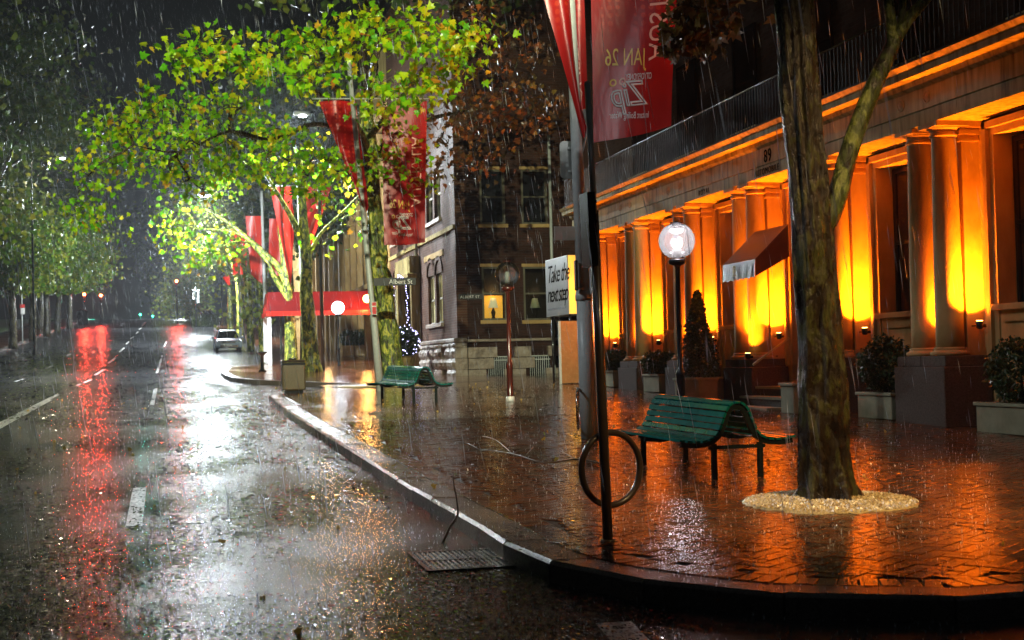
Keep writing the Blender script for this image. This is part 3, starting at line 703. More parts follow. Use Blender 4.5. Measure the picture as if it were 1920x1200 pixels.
# uplights
UPC = (1.0, 0.215, 0.005)
for n_, yc in pairY.items():
    for (x, y, z, pw) in ((11.08, yc-0.76, 1.93, 13*random.uniform(0.75, 1.2)), (11.06, yc, 1.75, 6*random.uniform(0.7, 1.3)))+(((10.50, yc-0.62, 1.56, 6),) if n_ == 'C' else ()):  # the extra uplight at pair C is added to brighten its column
        l = MB().lathe([(0.03, 0), (0.05, 0.02), (0.055, 0.11), (0.05, 0.115)], (x, y, z-0.14), 12).box(x+0.02, 11.3 if abs(y-yc) < 0.1 else x+0.1, y-0.015, y+0.015, z-0.12, z-0.07).box(11.09, 11.11, y if abs(y-yc) > 0.1 else y-0.01, yc-0.52 if abs(y-yc) > 0.1 else y+0.01, z-0.10, z-0.08)
        lo = part(l, 'uplight', 'black')
        part(MB().lathe([(0.045, 0), (0.04, 0.004)], (x, y, z-0.022), 12), 'lens', 'uplens', lo)
        light('uplight_beam', (x-0.03, y, z), UPC, pw*(185 if abs(y-yc) > 0.1 else 130), 0.04, 'SPOT', (0.06, 0.08, 1), R(128), 1.0)
# entrance steps, cheek, handrail
yb = pairY['B']+PITCH/2
sx = [9.95, 10.27, 10.59]
for i in range(3):
    z0 = 0.40+0.17*(i+0)
    part(MB().box(sx[i]+0.02, 11.6-0.001*i, pairY['B']+0.73, pairY['C']-0.73, z0-0.17 if i else 0.2, z0+0.125), 'step', 'granite')
    part(MB().box(sx[i]-0.01, 11.6-0.001*i-0.01, pairY['B']+0.725, pairY['C']-0.725, z0+0.127, z0+0.17), 'step_nosing', 'limewash')
h = MB().tube([P(1412, 684, 23.68), P(1480, 633, 23.54)], 0.022, 8)
hr = part(h, 'handrail', 'gold')

# awning over the entrance
aw = thing('entrance_awning', 'dark red cloth awning with gold crest sloping over the club entrance', 'awning', (10.2, 24.1, 3.5))
x0_, x1_ = 9.93, 10.58
ya, yb_ = 23.40, 24.92
zf0, zf1, zb1, zb0 = 2.89, 3.19, 3.81, 3.23
pts = [(x0_, ya, zf0), (x1_, ya, zb0), (x1_, ya, zb1), (x0_, ya, zf1)]
MB().add([(x0_, ya, zf1), (x1_, ya, zb1), (x1_, yb_, zb1), (x0_, yb_, zf1), (x0_, ya, zf1-0.02), (x1_, ya, zb1-0.02), (x1_, yb_, zb1-0.02), (x0_, yb_, zf1-0.02)], [(0, 1, 2, 3), (7, 6, 5, 4), (0, 4, 5, 1), (2, 6, 7, 3)]).build('canopy', 'cloth_awning', aw)
for yy in (ya, yb_-0.012):
    MB().extrude([(x0_, yy, zf0), (x1_, yy, zb0), (x1_, yy, zb1-0.022), (x0_, yy, zf1-0.022)], (0, 0.012, 0)).build('side_flap', 'cloth_awning', aw)
v = MB(); n_ = 18; vs_ = []; fs_ = []
for i in range(n_+1):
    yy = ya+(yb_-ya)*i/n_; w0 = 0.012*math.sin(i*1.9); zz = zf0-0.035+0.03*abs(math.sin(i*math.pi/3))
    vs_ += [(x0_-0.004, yy, zf1), (x0_-0.02+w0, yy, zz)]
    if i: fs_.append((2*i-2, 2*i-1, 2*i+1, 2*i))
v.add(vs_, fs_); v.build('valance', pbr('wet_valance', [(0.07, 0.05, 0.04), (0.11, 0.08, 0.06)], 0.25, scale=9, bs=0.6, bd=0.02), aw)
em = MB(); yc = 24.3
em.torus((x0_-0.035, yc, 3.03), (0, 1, 0), (0, 0, 1), 0.05, 0.010, 20, 5)
for k in range(5): em.sphere((x0_-0.035, yc-0.05+0.025*k, 3.10+0.012*(2-abs(k-2))), 0.012, 8, 5)
em.box(x0_-0.04, x0_-0.03, yc-0.03, yc+0.03, 3.0, 3.06); em.box(x0_-0.04, x0_-0.03, yc-0.08, yc+0.08, 2.945, 2.965)
em.build('crest', 'gold', aw)
ar = MB()
for yy in (ya+0.02, yb_-0.04): ar.tube([(x0_+0.01, yy, zf0+0.02), (x1_, yy, zb0+0.04)], 0.012, 6)
ar.build('frame', 'black', aw)

# planters between the pedestals
def planter(yc, hl, x, h_, label, octo=False):
    z0 = zg(yc)
    t = thing('planter', label, 'planter', (x, yc, z0), 'pale planters in front of the club building')
    if octo:
        MB().lathe([(hl, 0), (hl*0.97, 0.0), (hl*1.02, h_)], (x, yc, z0), 8, R(22.5), False).build('tub', 'limewash', t)
        MB().lathe([(hl*1.06, 0), (hl*1.08, 0.02), (hl*1.08, 0.06), (hl*0.9, 0.065)], (x, yc, z0+h_), 8, R(22.5), False).build('rim', 'limewash', t)
        MB().lathe([(hl*0.9, 0), (hl*0.88, 0.01)], (x, yc, z0+h_+0.055), 8, R(22.5), False).build('soil', 'earth', t)
    else:
        MB().box(x-0.22, x+0.22, yc-hl, yc+hl, z0, z0+h_, 0.01).build('tub', 'limewash', t)
        MB().box(x-0.25, x+0.25, yc-hl-0.03, yc+hl+0.03, z0+h_, z0+h_+0.05, 0.008).build('rim', 'limewash', t)
        MB().box(x-0.2, x+0.2, yc-hl+0.02, yc+hl-0.02, z0+h_+0.03, z0+h_+0.056).build('soil', 'earth', t)
    return t
LEAF = np.array([(0, 0, 0), (0.30, -0.02, 0.05), (0.50, 0.16, 0.02), (0.32, 0.26, 0.07), (0.46, 0.56, 0.0), (0.20, 0.50, 0.06), (0, 0.98, 0.0), (-0.20, 0.50, 0.06), (-0.46, 0.56, 0.0), (-0.32, 0.26, 0.07), (-0.50, 0.16, 0.02), (-0.30, -0.02, 0.05), (0, 0.36, 0.09)])
LEAF_F = [(0, 1, 12), (1, 2, 3), (1, 3, 12), (3, 4, 5), (3, 5, 12), (5, 6, 7), (5, 7, 12), (7, 8, 9), (7, 9, 12), (9, 10, 11), (9, 11, 12), (11, 0, 12)]
SMALL = np.array([(0, 0, 0), (0.3, 0.45, 0.08), (0, 1, 0), (-0.3, 0.45, 0.08)]); SMALL_F = [(0, 1, 2, 3)]
QUADL = np.array([(-0.5, 0, 0), (0.1, -0.1, 0.12), (0.55, 0.35, 0), (0.25, 0.6, 0.1), (0, 1.0, 0), (-0.45, 0.6, 0.1)]); QUAD_F = [(0, 1, 2, 3, 4, 5)]
def leaves(pts, size, shape='LEAF', jit=0.35, droop=0.5):
    base, fs_ = {'LEAF': (LEAF, LEAF_F), 'SMALL': (SMALL, SMALL_F), 'QUAD': (QUADL, QUAD_F)}[shape]
    n = len(pts); pts = np.asarray(pts, float)
    d = rng.normal(size=(n, 3)); d[:, 2] -= droop; d /= np.linalg.norm(d, axis=1)[:, None]
    u = rng.normal(size=(n, 3)); u -= (u*d).sum(1)[:, None]*d; u /= np.linalg.norm(u, axis=1)[:, None]
    w2 = np.cross(d, u); s = size*(1+jit*rng.uniform(-1, 1, n))
    v = (base[None, :, 0, None]*u[:, None, :]+base[None, :, 1, None]*d[:, None, :]+base[None, :, 2, None]*w2[:, None, :])*s[:, None, None]+pts[:, None, :]
    k = len(base); b = MB(); b.v = v.reshape(-1, 3).tolist()
    F_ = []
    for i in range(n):
        o_ = i*k; F_ += [tuple(q+o_ for q in f) for f in fs_]
    b.f = F_; b.sm = [False]*len(F_); return b
def shrub(name, label, c, rx, rz, n, size, cat='shrub', cone=False, group=None, m='topiary'):
    t = thing(name, label, cat, c, group)
    c = Vector(c); p = []
    while len(p) < n:
        q = rng.normal(size=3); q /= np.linalg.norm(q); rr_ = rng.uniform(0.55, 1.0)**0.5*(1+0.12*math.sin(7*q[0]+5*q[1]+9*q[2]))
        if cone:
            h_ = rng.uniform(0, 1); a_ = rng.uniform(0, 6.283); r0 = rx*(1-h_)**0.85*(0.9+0.18*math.sin(3*a_+9*h_))+0.03; r0 *= rng.uniform(0.7, 1.05)
            p.append((c.x+r0*math.cos(a_), c.y+r0*math.sin(a_), c.z+2*rz*h_))
        else: p.append((c.x+q[0]*rx*rr_, c.y+q[1]*rx*rr_, c.z+rz+q[2]*rz*rr_))
    leaves(p, size, 'SMALL').build('foliage', m, t, kind='stuff')
    MB().tube([c, c+Vector((0, 0, rz*(1.7 if cone else 1.0)))], [0.03, 0.012], 6).build('stem', 'bark_dark', t)
    return t
for n_, yc, nm in (('EF', 34.4, 'between the two farthest column pairs'), ('DE', 30.95, 'between the column pairs just behind the lit globe lamp'), ('AB', 20.25, 'right of the near tree trunk'), ('ZA', 16.6, 'cut by the right edge of the photo')):
    x = 10.72
    planter(yc, 0.55 if n_ != 'ZA' else 0.75, x, 0.36, 'pale rectangular planter '+nm)
    if n_ in ('EF', 'DE'): shrub('planter_shrub', 'leafy shrub in the planter '+nm, (x, yc, zg(yc)+0.42), 0.40, 0.25, 2600, 0.07)
    else: shrub('planter_shrub', 'dark rounded shrub in the planter '+nm, (x, yc, zg(yc)+0.42), 0.42, 0.42, 3600, 0.06)
planter(26.9, 0.50, 10.15, 0.40, 'octagonal tub holding the cone shaped tree behind the globe lamp', True)
shrub('topiary_cone', 'dark cone clipped evergreen in octagonal tub beside the globe lamp', (10.15, 26.9, zg(26.9)+0.45), 0.42, 0.86, 7000, 0.06, 'topiary', True)
planter(22.15, 0.26, 10.12, 0.46, 'square tub by the entrance steps half hidden by the near trunk')

# ================================================================== street furniture
def lamp(name, label, X, Y, post_m, gr, gm, hz, lit=None, cat='street lamp'):
    z = zg(Y); t = thing(name, label, cat, (X, Y, z))
    MB().lathe([(0.085, 0), (0.085, 0.05), (0.066, 0.08), (0.066, 0.72), (0.075, 0.74), (0.06, 0.80), (0.042, 0.83), (0.040, hz-gr-0.12), (0.055, hz-gr-0.10)], (X, Y, z), 14).build('post', post_m, t)
    MB().lathe([(0.06, 0), (0.13, 0.03), (0.14, 0.07), (0.12, 0.10)], (X, Y, z+hz-gr-0.10), 16).build('collar', post_m, t)
    MB().sphere((X, Y, z+hz), gr, 32, 20, 1.0, -0.93, 0.985).build('globe', gm, t)
    MB().lathe([(0.10, 0), (0.10, 0.015), (0.02, 0.03)], (X, Y, z+hz+gr*0.975), 16).build('cap', post_m, t)
    return t
LX, LY = 7.36, 21.0
lt = lamp('globe_lamp', 'lit clear globe lamp on black post behind the green bench', LX, LY, 'black', 0.285, 'globe_lit', 0)if False else None
hz = U(1270, 452, LY)[1]-zg(LY)
LX = U(1273, 600, LY)[0]
lt = lamp('globe_lamp', 'lit hazy globe lamp on black post behind the green bench', LX, LY, 'black', 0.285, 'globe_lit', hz)
z = zg(LY)+hz
MB().lathe([(0.075, -0.26), (0.075, -0.12)], (LX, LY, z), 14).build('lamp_holder', 'steel', lt)
MB().sphere((LX, LY, z-0.08), 0.055, 12, 8).build('bulb', 'bulb', lt)
MB().lathe([(0.02, 0), (0.09, 0.02), (0.11, 0.06)], (LX, LY, z+0.12), 14).build('bulb', 'bulb', lt)
light('globe_lamp_light', (LX, LY, z+0.03), (1.0, 0.93, 0.90), 30, 0.10)
RX, RY = U(957, 755, 28.7)[0], 28.7
rt = lamp('globe_lamp', 'unlit clear globe lamp on dark red post in the empty square', RX, RY, 'maroon', 0.26, 'globe_clear', U(951, 514, 28.7)[1]-zg(28.7))
MB().lathe([(0.05, -0.2), (0.05, 0.02), (0.03, 0.05)], (U(951, 514, RY)[0], RY, U(951, 514, RY)[1]), 10).build('bulb', 'sign_back', rt)
MB().lathe([(0.10, 0), (0.09, 0.10), (0.07, 0.11)], (RX, RY, zg(RY)), 8).build('foot', 'white', rt)
FX, FY = U(636, 690, 60)[0], 60
fz = U(633, 577, FY)[1]-zg(FY)
ft = lamp('globe_lamp', 'glowing white globe lamp on black post in front of the red canopy', FX, FY, 'black', 0.27, 'globe_white', fz)
light('globe_lamp_light', (FX, FY-0.05, zg(FY)+fz), (0.85, 0.93, 1.0), 500, 0.28)

# sign post with bicycle ring (near)
def ring_stand(t, c, ax, Rr, r_, m): MB().torus(c, ax, (0, 0, 1), Rr, r_, 56, 10).build('bicycle_ring', m, t)
pb = G(1140, 1015)
sp = thing('sign_post', 'slim dark leaning post with large bicycle ring nearest the kerb', 'sign post', pb)
top = P(1101, 153, 9.75); mid = P(1113, 395, 9.85)
MB().tube([pb, P(1128, 740, 9.9), mid], 0.036, 12).build('post', 'bronze', sp)
MB().tube([P(1114, 400, 9.8), P(1108, 280, 9.77), top], 0.022, 10).build('upper_post', 'steel', sp)
MB().lathe([(0.06, 0), (0.05, 0.015)], pb, 14).build('foot', 'bronze', sp)
pl = MB(); a = P(1103, 362, 9.8); b_ = P(1110, 500, 9.8)
pl.hexa([(a.x-0.025, a.y-0.09, b_.z), (a.x+0.035, a.y-0.09, b_.z), (a.x+0.035, a.y+0.12, b_.z), (a.x-0.025, a.y+0.12, b_.z), (a.x-0.035, a.y-0.09, a.z), (a.x+0.022, a.y-0.09, a.z), (a.x+0.022, a.y+0.12, a.z), (a.x-0.035, a.y+0.12, a.z)])
pl.build('sign_plate', 'black', sp)
MB().box(a.x+0.02, a.x+0.05, 9.76, 9.84, P(1110, 376, 9.8).z-0.02, P(1110, 376, 9.8).z).build('bracket', 'black', sp)
MB().box(a.x+0.02, a.x+0.05, 9.76, 9.84, P(1110, 413, 9.8).z-0.02, P(1110, 413, 9.8).z).build('bracket', 'black', sp)
rc = P(1146, 879, 9.9)
ring_stand(sp, rc, (1, 0.35, 0), 0.262, 0.024, 'bronze')

# steel banner poles
def banner(t, corners, m, folds=0.04, nu=14, nv=26, wave=2.2, name='banner', ph=0.0):
    tl, tr, br, bl = [Vector(c) for c in corners]
    def fn(u, v, off=0.0):
        p = tl.lerp(tr, u).lerp(bl.lerp(br, u), v)
        s = folds*(math.sin(u*wave*2+v*3.1+ph)*0.7+math.sin(v*6.5+u*2.2+ph*2)*0.35)
        return Vector((p.x, p.y+s-off, p.z+0.02*math.sin(u*5+v*2)*v))
    b = MB(); vs_ = []; fs_ = []
    for j in range(nv+1):
        for i in range(nu+1): vs_.append(fn(i/nu, j/nv))
    for j in range(nv):
        for i in range(nu): k = j*(nu+1)+i; fs_.append((k, k+1, k+nu+2, k+nu+1))
    b.add(vs_, fs_, True); o = b.build(name, m, t); return o, fn
def banner_print(t, fn, H, Wd, small=False):
    # print seen through from behind, so it reads mirrored
    def at(u0, v0, sc=1.0, rot=0):
        def f(x, y, z):
            if rot: x, y = -y*1.0, x
            return fn(u0+x/Wd, v0-y/H, 0.012+z*0.3)
        return f
    B = []
    text('AUSTRALIA', 0.34*Wd, 'salmon_print', t, lambda x, y, z: fn(0.66+y/Wd, 1-0.80*Wd/H+x/H, 0.012+z*0.3), 'lettering', 0.002, True, sx=0.86)
    def row(s, u0, d, size, m, sx, sl=0.0, **k):
        text(s, size*Wd, m, t, lambda x, y, z: fn(u0+x/Wd, 1-(d-sl*x/Wd)*Wd/H-y/H, 0.012+z*0.3), k.pop('name', 'lettering'), 0.002, True, sx=sx, **k)
    row('JAN 26', 0.62, 0.76, 0.27, 'yellow_print', 0.60, 0.10)
    row('CITYOFSYDNEY', 0.71, 0.60, 0.10, 'white', 0.50, 0.06, spacing=0.9)
    row('Zip', 0.66, 0.33, 0.38, 'white', 0.84, 0.05, shear=0.3, outline=0.011*Wd, name='logo')
    row('Instant Boiling Water', 0.69, 0.17, 0.105, 'white', 0.55, 0.12)
    for uu, mm in ((0.34, 'salmon_print'), (0.23, 'yellow_print')):
        b = MB(); cc = 1-0.61*Wd/H; vs_ = [fn(uu+0.042*math.cos(a_*math.pi/8), cc+0.042*math.sin(a_*math.pi/8)*Wd/H, 0.014) for a_ in range(16)]
        vs2 = [fn(uu+0.024*math.cos(a_*math.pi/8), cc+0.024*math.sin(a_*math.pi/8)*Wd/H, 0.016) for a_ in range(16)]
        b.add(vs_+vs2, [(i, (i+1) % 16, 16+(i+1) % 16, 16+i) for i in range(16)]); b.build('emblem', mm, t)
# near pole
PB = G(1106, 822); PY = PB.y
bp = thing('banner_pole', 'thick grey steel pole with red banners and a bicycle ring left of the bench', 'banner pole', PB)
MB().lathe([(0.02, 0), (0.125, 0.0), (0.122, 1.0), (0.110, 1.96)], (0, 0, 0), 16).build('x', 'steel', None) if False else None
topp = P(1078, 195, PY); jn = P(1095, 558, PY)
d_ = (topp-PB)
def on(pz): return PB+d_*((pz-PB.z)/d_.z)
MB().tube([PB-Vector((0, 0, 0.02)), on(jn.z)], [0.125, 0.105], 8).build('lower_shaft', 'steel', bp)
MB().tube([on(jn.z-0.04), on(jn.z+0.03), on(jn.z+0.10)], [0.118, 0.118, 0.10], 8).build('joint_collar', 'steel', bp)
MB().tube([on(jn.z+0.1), on(topp.z), on(topp.z+3.6)], [0.094, 0.078, 0.06], 8).build('shaft', 'steel', bp)
rb = P(1076, 260, PY-0.1); rb2 = P(1059, 331, PY-0.1)
b = MB(); x0, x1, z0, z1 = rb2.x, P(1096, 300, PY-0.1).x, rb2.z, rb.z; rr_ = 0.06
pts = []
for cx, cz, a0 in ((x1-rr_, z1-rr_, 0), (x0+rr_, z1-rr_, 90), (x0+rr_, z0+rr_, 180), (x1-rr_, z0+rr_, 270)):
    for k in range(5): a_ = R(a0+k*22.5); pts.append((cx+rr_*math.cos(a_), PY+0.12, cz+rr_*math.sin(a_)))
b.extrude(pts, (0, 0.006, 0)); b.build('parking_plate', 'sign_back', bp)
for zz in (z0+0.1, z1-0.1):
    c = on(zz); MB().box(c.x-0.1, c.x+0.1, PY+0.07, PY+0.118, zz-0.015, zz+0.015).build('clamp', 'steel', bp)
a, b_ = P(1040, 424, PY-0.05), P(1084, 450, PY-0.05)
MB().box(a.x, b_.x+0.02, PY-0.02, PY-0.012, b_.z, a.z).build('name_plate', pbr('pale_plate', [(0.5, 0.48, 0.4), (0.58, 0.56, 0.48)], 0.4, bs=0.05), bp)
a, b_ = P(1078, 488, PY-0.1), P(1082, 545, PY-0.1)
MB().box(a.x-0.012, b_.x+0.004, PY-0.16, PY-0.08, b_.z, a.z, 0.01).build('side_box', 'bronze', bp)
MB().box(a.x, a.x+0.12, PY-0.1, PY-0.08, a.z-0.05, a.z-0.03).box(a.x, a.x+0.12, PY-0.1, PY-0.08, b_.z+0.02, b_.z+0.04).build('clamp', 'steel', bp)
a, b_ = P(1104, 480, PY-0.1), P(1104, 552, PY-0.1)
MB().box(a.x, a.x+0.03, PY-0.14, PY-0.08, b_.z, a.z, 0.008).build('side_box', 'steel', bp)
ring_stand(bp, P(1084, 766, PY-0.05), (0.35, 1, 0), 0.275, 0.016, 'stainless')
tl, tr, br, bl = P(1108, -250, PY), P(1272, -250, PY), P(1247, 228, PY), P(1113, 270, PY)
o, fn = banner(bp, [tl, tr, P(1262, 236, PY-0.05), bl], 'banner', 0.085)
banner_print(bp, fn, (tl-bl).length, (tr-tl).length)
tl, tr = P(955, -250, PY-0.1), P(1085, -250, PY)
o, fn2 = banner(bp, [tl, tr, P(1103, 236, PY), P(1094, 262, PY-0.1)], 'banner', 0.09, wave=4)
text('AUSTRALIA', 0.30, 'salmon_print', bp, lambda x, y, z: fn2(0.62+y/1.6, 0.88+x/3.7, 0.012+z*0.3), 'lettering', 0.002, True)
MB().tube([P(955, -252, PY), P(1275, -252, PY)], 0.015, 6).build('banner_arm', 'sign_back', bp)
MB().tube([P(1094, 205, PY), P(1103, 238, PY), P(1086, 312, PY-0.05)], [0.03, 0.02, 0.006], 6).build('banner_tie', 'sign_back', bp)

# second banner pole, behind tree; street name sign, red parking sign
P2 = G(713, 732); Y2 = P2.y
bp2 = thing('banner_pole', 'slim grey pole beside the mottled trunk carrying wine red banners', 'banner pole', P2)
t2 = P(696, 555, Y2); d2 = t2-P2
MB().tube([P2-Vector((0, 0, 0.02)), P(703, 620, Y2), t2, P2+d2*3.6], [0.11, 0.09, 0.075, 0.06], 8).build('shaft', 'steel', bp2)
c = [P(716, 200, Y2), P(800, 190, Y2), P(797, 455, Y2), P(720, 461, Y2)]
o, fn = banner(bp2, c, 'banner', 0.05, ph=1.0); banner_print(bp2, fn, (c[0]-c[3]).length, (c[1]-c[0]).length)
c = [P(598, 190, Y2), P(668, 190, Y2), P(690, 390, Y2), P(684, 400, Y2)]
banner(bp2, c, 'banner', 0.12, ph=2.0, wave=3)
MB().tube([P(585, 185, Y2), P(805, 185, Y2)], 0.02, 6).build('banner_arm', 'steel', bp2)
a, b_ = P(729, 521, Y2-0.2), P(780, 535, Y2-0.2)
st = thing('street_sign', 'black street name plate fixed beside the mottled trunk', 'street sign', (a.x, Y2-0.2, b_.z))
MB().box(P(700, 521, Y2-0.2).x, b_.x, Y2-0.215, Y2-0.2, b_.z, a.z, 0.004).build('plate', 'black_print', st)
MB().tube([(P(699, 528, Y2).x, Y2-0.19, (a.z+b_.z)/2), (P(731, 528, Y2).x, Y2-0.19, (a.z+b_.z)/2)], 0.015, 6).build('bracket', 'steel', st)
text('Albert St', 0.165, 'white', st, lambda x, y, z: (a.x+0.0+x, Y2-0.222-z, b_.z+0.045+y), ext=0.002)
a, b_ = P(697, 566, Y2-0.3), P(706, 590, Y2-0.3)
ps = thing('parking_sign', 'small red and white parking plate left of the mottled trunk', 'sign', (a.x, Y2-0.3, b_.z))
MB().box(a.x, b_.x, Y2-0.31, Y2-0.3, b_.z, a.z).build('plate', 'white', ps)
MB().box(a.x+0.008, b_.x-0.008, Y2-0.316, Y2-0.311, b_.z+0.01, b_.z+0.2).box(a.x+0.008, b_.x-0.008, Y2-0.316, Y2-0.311, b_.z+0.225, a.z-0.01).build('red_panel', 'red_print', ps)
# third pole with scarlet banners
P3 = G(573, 690); Y3 = P3.y
bp3 = thing('banner_pole', 'grey pole between the two forked trunks with scarlet banners', 'banner pole', P3)
d3 = P(564, 430, Y3)-P3
MB().tube([P3-Vector((0, 0, 0.02)), P3+d3*1.0, P3+d3*1.45], [0.13, 0.09, 0.07], 8).build('shaft', 'steel', bp3)
c = [P(571, 350, Y3), P(621, 350, Y3), P(580, 472, Y3), P(574, 474, Y3)]
o, fn = banner(bp3, c, 'banner2', 0.10, ph=0.4)
text('AUSTRALIA', 0.16, 'white', bp3, lambda x, y, z: fn(0.78+x/1.2, 0.13-y/2.6, 0.02+z), 'lettering', 0.002, True)
b = MB()
for k in range(9):
    a_ = math.pi*(k/8); q = fn(0.45+0.09*math.cos(a_), 0.075-0.03*math.sin(a_), 0.02); b.sphere(q, 0.018, 6, 4)
b.build('emblem', 'white', bp3)
c = [P(506, 350, Y3), P(546, 350, Y3), P(552, 420, Y3), P(545, 540, Y3-0.1)]
banner(bp3, c, 'banner2', 0.14, ph=1.4, wave=3)
MB().tube([P(504, 348, Y3), P(622, 348, Y3)], 0.025, 6).build('banner_arm', 'steel', bp3)
def far_banner(px, pybase, Yp, cs, label):
    p0 = P(px, pybase, Yp); p0.z = zg(Yp)
    t = thing('banner_pole', label, 'banner pole', p0)
    MB().tube([p0, p0+Vector((-0.1, 0, 8.5))], [0.11, 0.06], 8).build('shaft', 'steel', t)
    for c in cs: banner(t, [P(x, y, Yp) for x, y in c], 'banner2', 0.1, ph=random.random()*6)
far_banner(500, 660, 72, [[(505, 410), (532, 410), (532, 520), (503, 510)], [(460, 405), (495, 405), (497, 535), (470, 515)]], 'pale pole hung with two long red banners left of the scarlet pair')
far_banner(452, 640, 100, [[(432, 430), (462, 430), (462, 520), (436, 515)], [(418, 520), (430, 516), (432, 536), (425, 532)]], 'far pole with faded red banners above the parked car')

# street luminaires: tall poles with lit heads hanging among the leaves
def luminaire(px, py, Y, power, label, base_px=None, armx=0.9, r=0.14, col=(0.83, 0.93, 1.0), aim=(-0.35, -0.6, -0.75), cone=150):
    h_ = P(px, py, Y); z0 = zg(Y); bx = h_.x+armx
    t = thing('street_light', label, 'street light', (bx, Y, z0), 'tall street lights')
    MB().tube([(bx, Y, z0-0.1), (bx, Y, h_.z-0.2), (bx-0.15*np.sign(armx), Y, h_.z+0.25), (h_.x, Y, h_.z+0.22)], [0.08, 0.05, 0.04, 0.03], 8).build('pole', 'dark_iron', t)
    MB().box(h_.x-0.45, h_.x+0.2, Y-0.16, Y+0.16, h_.z+0.12, h_.z+0.28, 0.05).build('head', 'sign_back', t)
    MB().lathe([(0.14, 0), (0.16, 0.03), (0.16, 0.05)], (h_.x-0.1, Y, h_.z+0.06), 12).build('lens', 'street_lens', t)
    light('street_light_lamp', (h_.x-0.1, Y, h_.z-0.02), col, power, r, 'SPOT' if cone else 'POINT', aim, R(cone), 0.35)
h_ = P(383, 372, 60)
t = thing('street_light', 'street light hung from a span wire glaring white over the road', 'street light', (h_.x, 60, zg(60)), 'tall street lights')
MB().tube([(-12.8, 60, h_.z+0.9), (-6, 60, h_.z+0.45), (h_.x, 60, h_.z+0.28), (5, 60, h_.z+0.5), (9.6, 60, h_.z+0.95)], 0.012, 5).build('span_wire', 'black', t)
MB().box(h_.x-0.33, h_.x+0.33, 59.84, 60.16, h_.z+0.12, h_.z+0.28, 0.05).build('head', 'black', t)
MB().lathe([(0.14, 0), (0.16, 0.03), (0.16, 0.05)], (h_.x, 60, h_.z+0.06), 12).build('lens', 'street_lens', t)
light('street_light_lamp', (h_.x, 60, h_.z-0.02), (0.83, 0.93, 1.0), 11000, 0.12)
luminaire(572, 222, 56, 13000, 'tall street light hidden by leaves above the scarlet banners', armx=0.5, aim=(-0.45, -0.65, -0.6), cone=138)
luminaire(368, 470, 150, 26000, 'distant street light in the rain glow beyond the parked car', armx=2.5)
luminaire(338, 545, 205, 26000, 'farthest street light at the crest of the road', armx=3)
luminaire(398, 438, 108, 26000, 'street light behind the pale trees past the parked car', armx=2.2, cone=0)
luminaire(120, 300, 95, 1500, 'street light hidden in the trees on the park side', armx=-2.0, col=(1.0, 0.85, 0.6))
# unseen lamp added on the far side to light the grey pole and bench
z = zg(15)
t = thing('street_light', 'street light added out of view on the far side of the road to light the grey pole', 'street light', (-12.6, 15, z))
MB().tube([(-12.6, 15, z-0.1), (-12.6, 15, z+10), (-12.2, 15, z+10.7), (-7.2, 15, z+11)], [0.1, 0.08, 0.06, 0.05], 8).build('pole', 'steel', t)
MB().box(-7.3, -6.5, 14.84, 15.16, z+10.9, z+11.06, 0.05).build('head', 'sign_back', t)
MB().lathe([(0.14, 0), (0.16, 0.03), (0.16, 0.05)], (-6.9, 15, z+10.85), 12).build('lens', 'street_lens', t)
light('street_light_lamp', (-6.9, 15, z+10.8), (0.86, 0.93, 1.0), 3600, 0.15, 'SPOT', (0.70, 0.05, -0.71), R(50), 0.5)
z = zg(2)
t = thing('street_light', 'tall street light added behind the viewpoint by the crossing to light the leaves', 'street light', (-6.5, 1, z))
MB().tube([(-6.5, 1, z-0.1), (-6.5, 1, z+10.5), (-6.2, 1.1, z+11.1), (-0.7, 3, z+11.3)], [0.1, 0.08, 0.06, 0.05], 8).build('pole', 'steel', t)
MB().box(-0.8, 0, 2.84, 3.16, z+11.2, z+11.36, 0.05).build('head', 'sign_back', t)
MB().lathe([(0.14, 0), (0.16, 0.03), (0.16, 0.05)], (-0.4, 3, z+11.14), 12).build('lens', 'street_lens', t)
light('street_light_lamp', (-0.4, 3, z+11.1), (0.97, 1.0, 0.68), 62000, 0.15, 'SPOT', (0.06, 0.98, -0.17), R(40), 0.5)  # unseen lamp added to brighten the tree leaves from the front
z = zg(58)
t = thing('street_light', 'street light added out of view on the park side farther up to light the car', 'street light', (-12.9, 58, z))
MB().tube([(-12.9, 58, z-0.1), (-12.9, 58, z+10), (-12.6, 58, z+10.7), (-10.2, 58, z+11)], [0.1, 0.08, 0.06, 0.05], 8).build('pole', 'steel', t)
MB().box(-10.3, -9.5, 57.84, 58.16, z+10.9, z+11.06, 0.05).build('head', 'sign_back', t)
MB().lathe([(0.14, 0), (0.16, 0.03), (0.16, 0.05)], (-9.9, 58, z+10.85), 12).build('lens', 'street_lens', t)
light('street_light_lamp', (-9.9, 58, z+10.8), (0.9, 0.95, 1.0), 4500, 0.15, 'SPOT', (0.45, 0.55, -0.5), R(110), 0.4)  # unseen lamp added to brighten the front of the parked car
z = zg(6)
t = thing('street_light', 'street light standing outside the picture over the near corner', 'street light', (9.6, 2.5, z))
MB().tube([(9.6, 2.5, z-0.1), (9.6, 2.5, z+6.7), (9.3, 2.7, z+7.1), (6.6, 5.0, z+7.2)], [0.1, 0.06, 0.05, 0.04], 8).build('pole', 'steel', t)
MB().box(6.1, 6.8, 4.84, 5.16, z+7.1, z+7.26, 0.05).build('head', 'sign_back', t)
MB().lathe([(0.14, 0), (0.16, 0.03), (0.16, 0.05)], (6.4, 5.0, z+7.04), 12).build('lens', 'street_lens', t)
light('street_light_lamp', (6.4, 5.0, z+7.0), (1.0, 0.66, 0.28), 3200, 0.12, 'SPOT', (-0.10, 0.70, -0.71), R(46), 0.8)

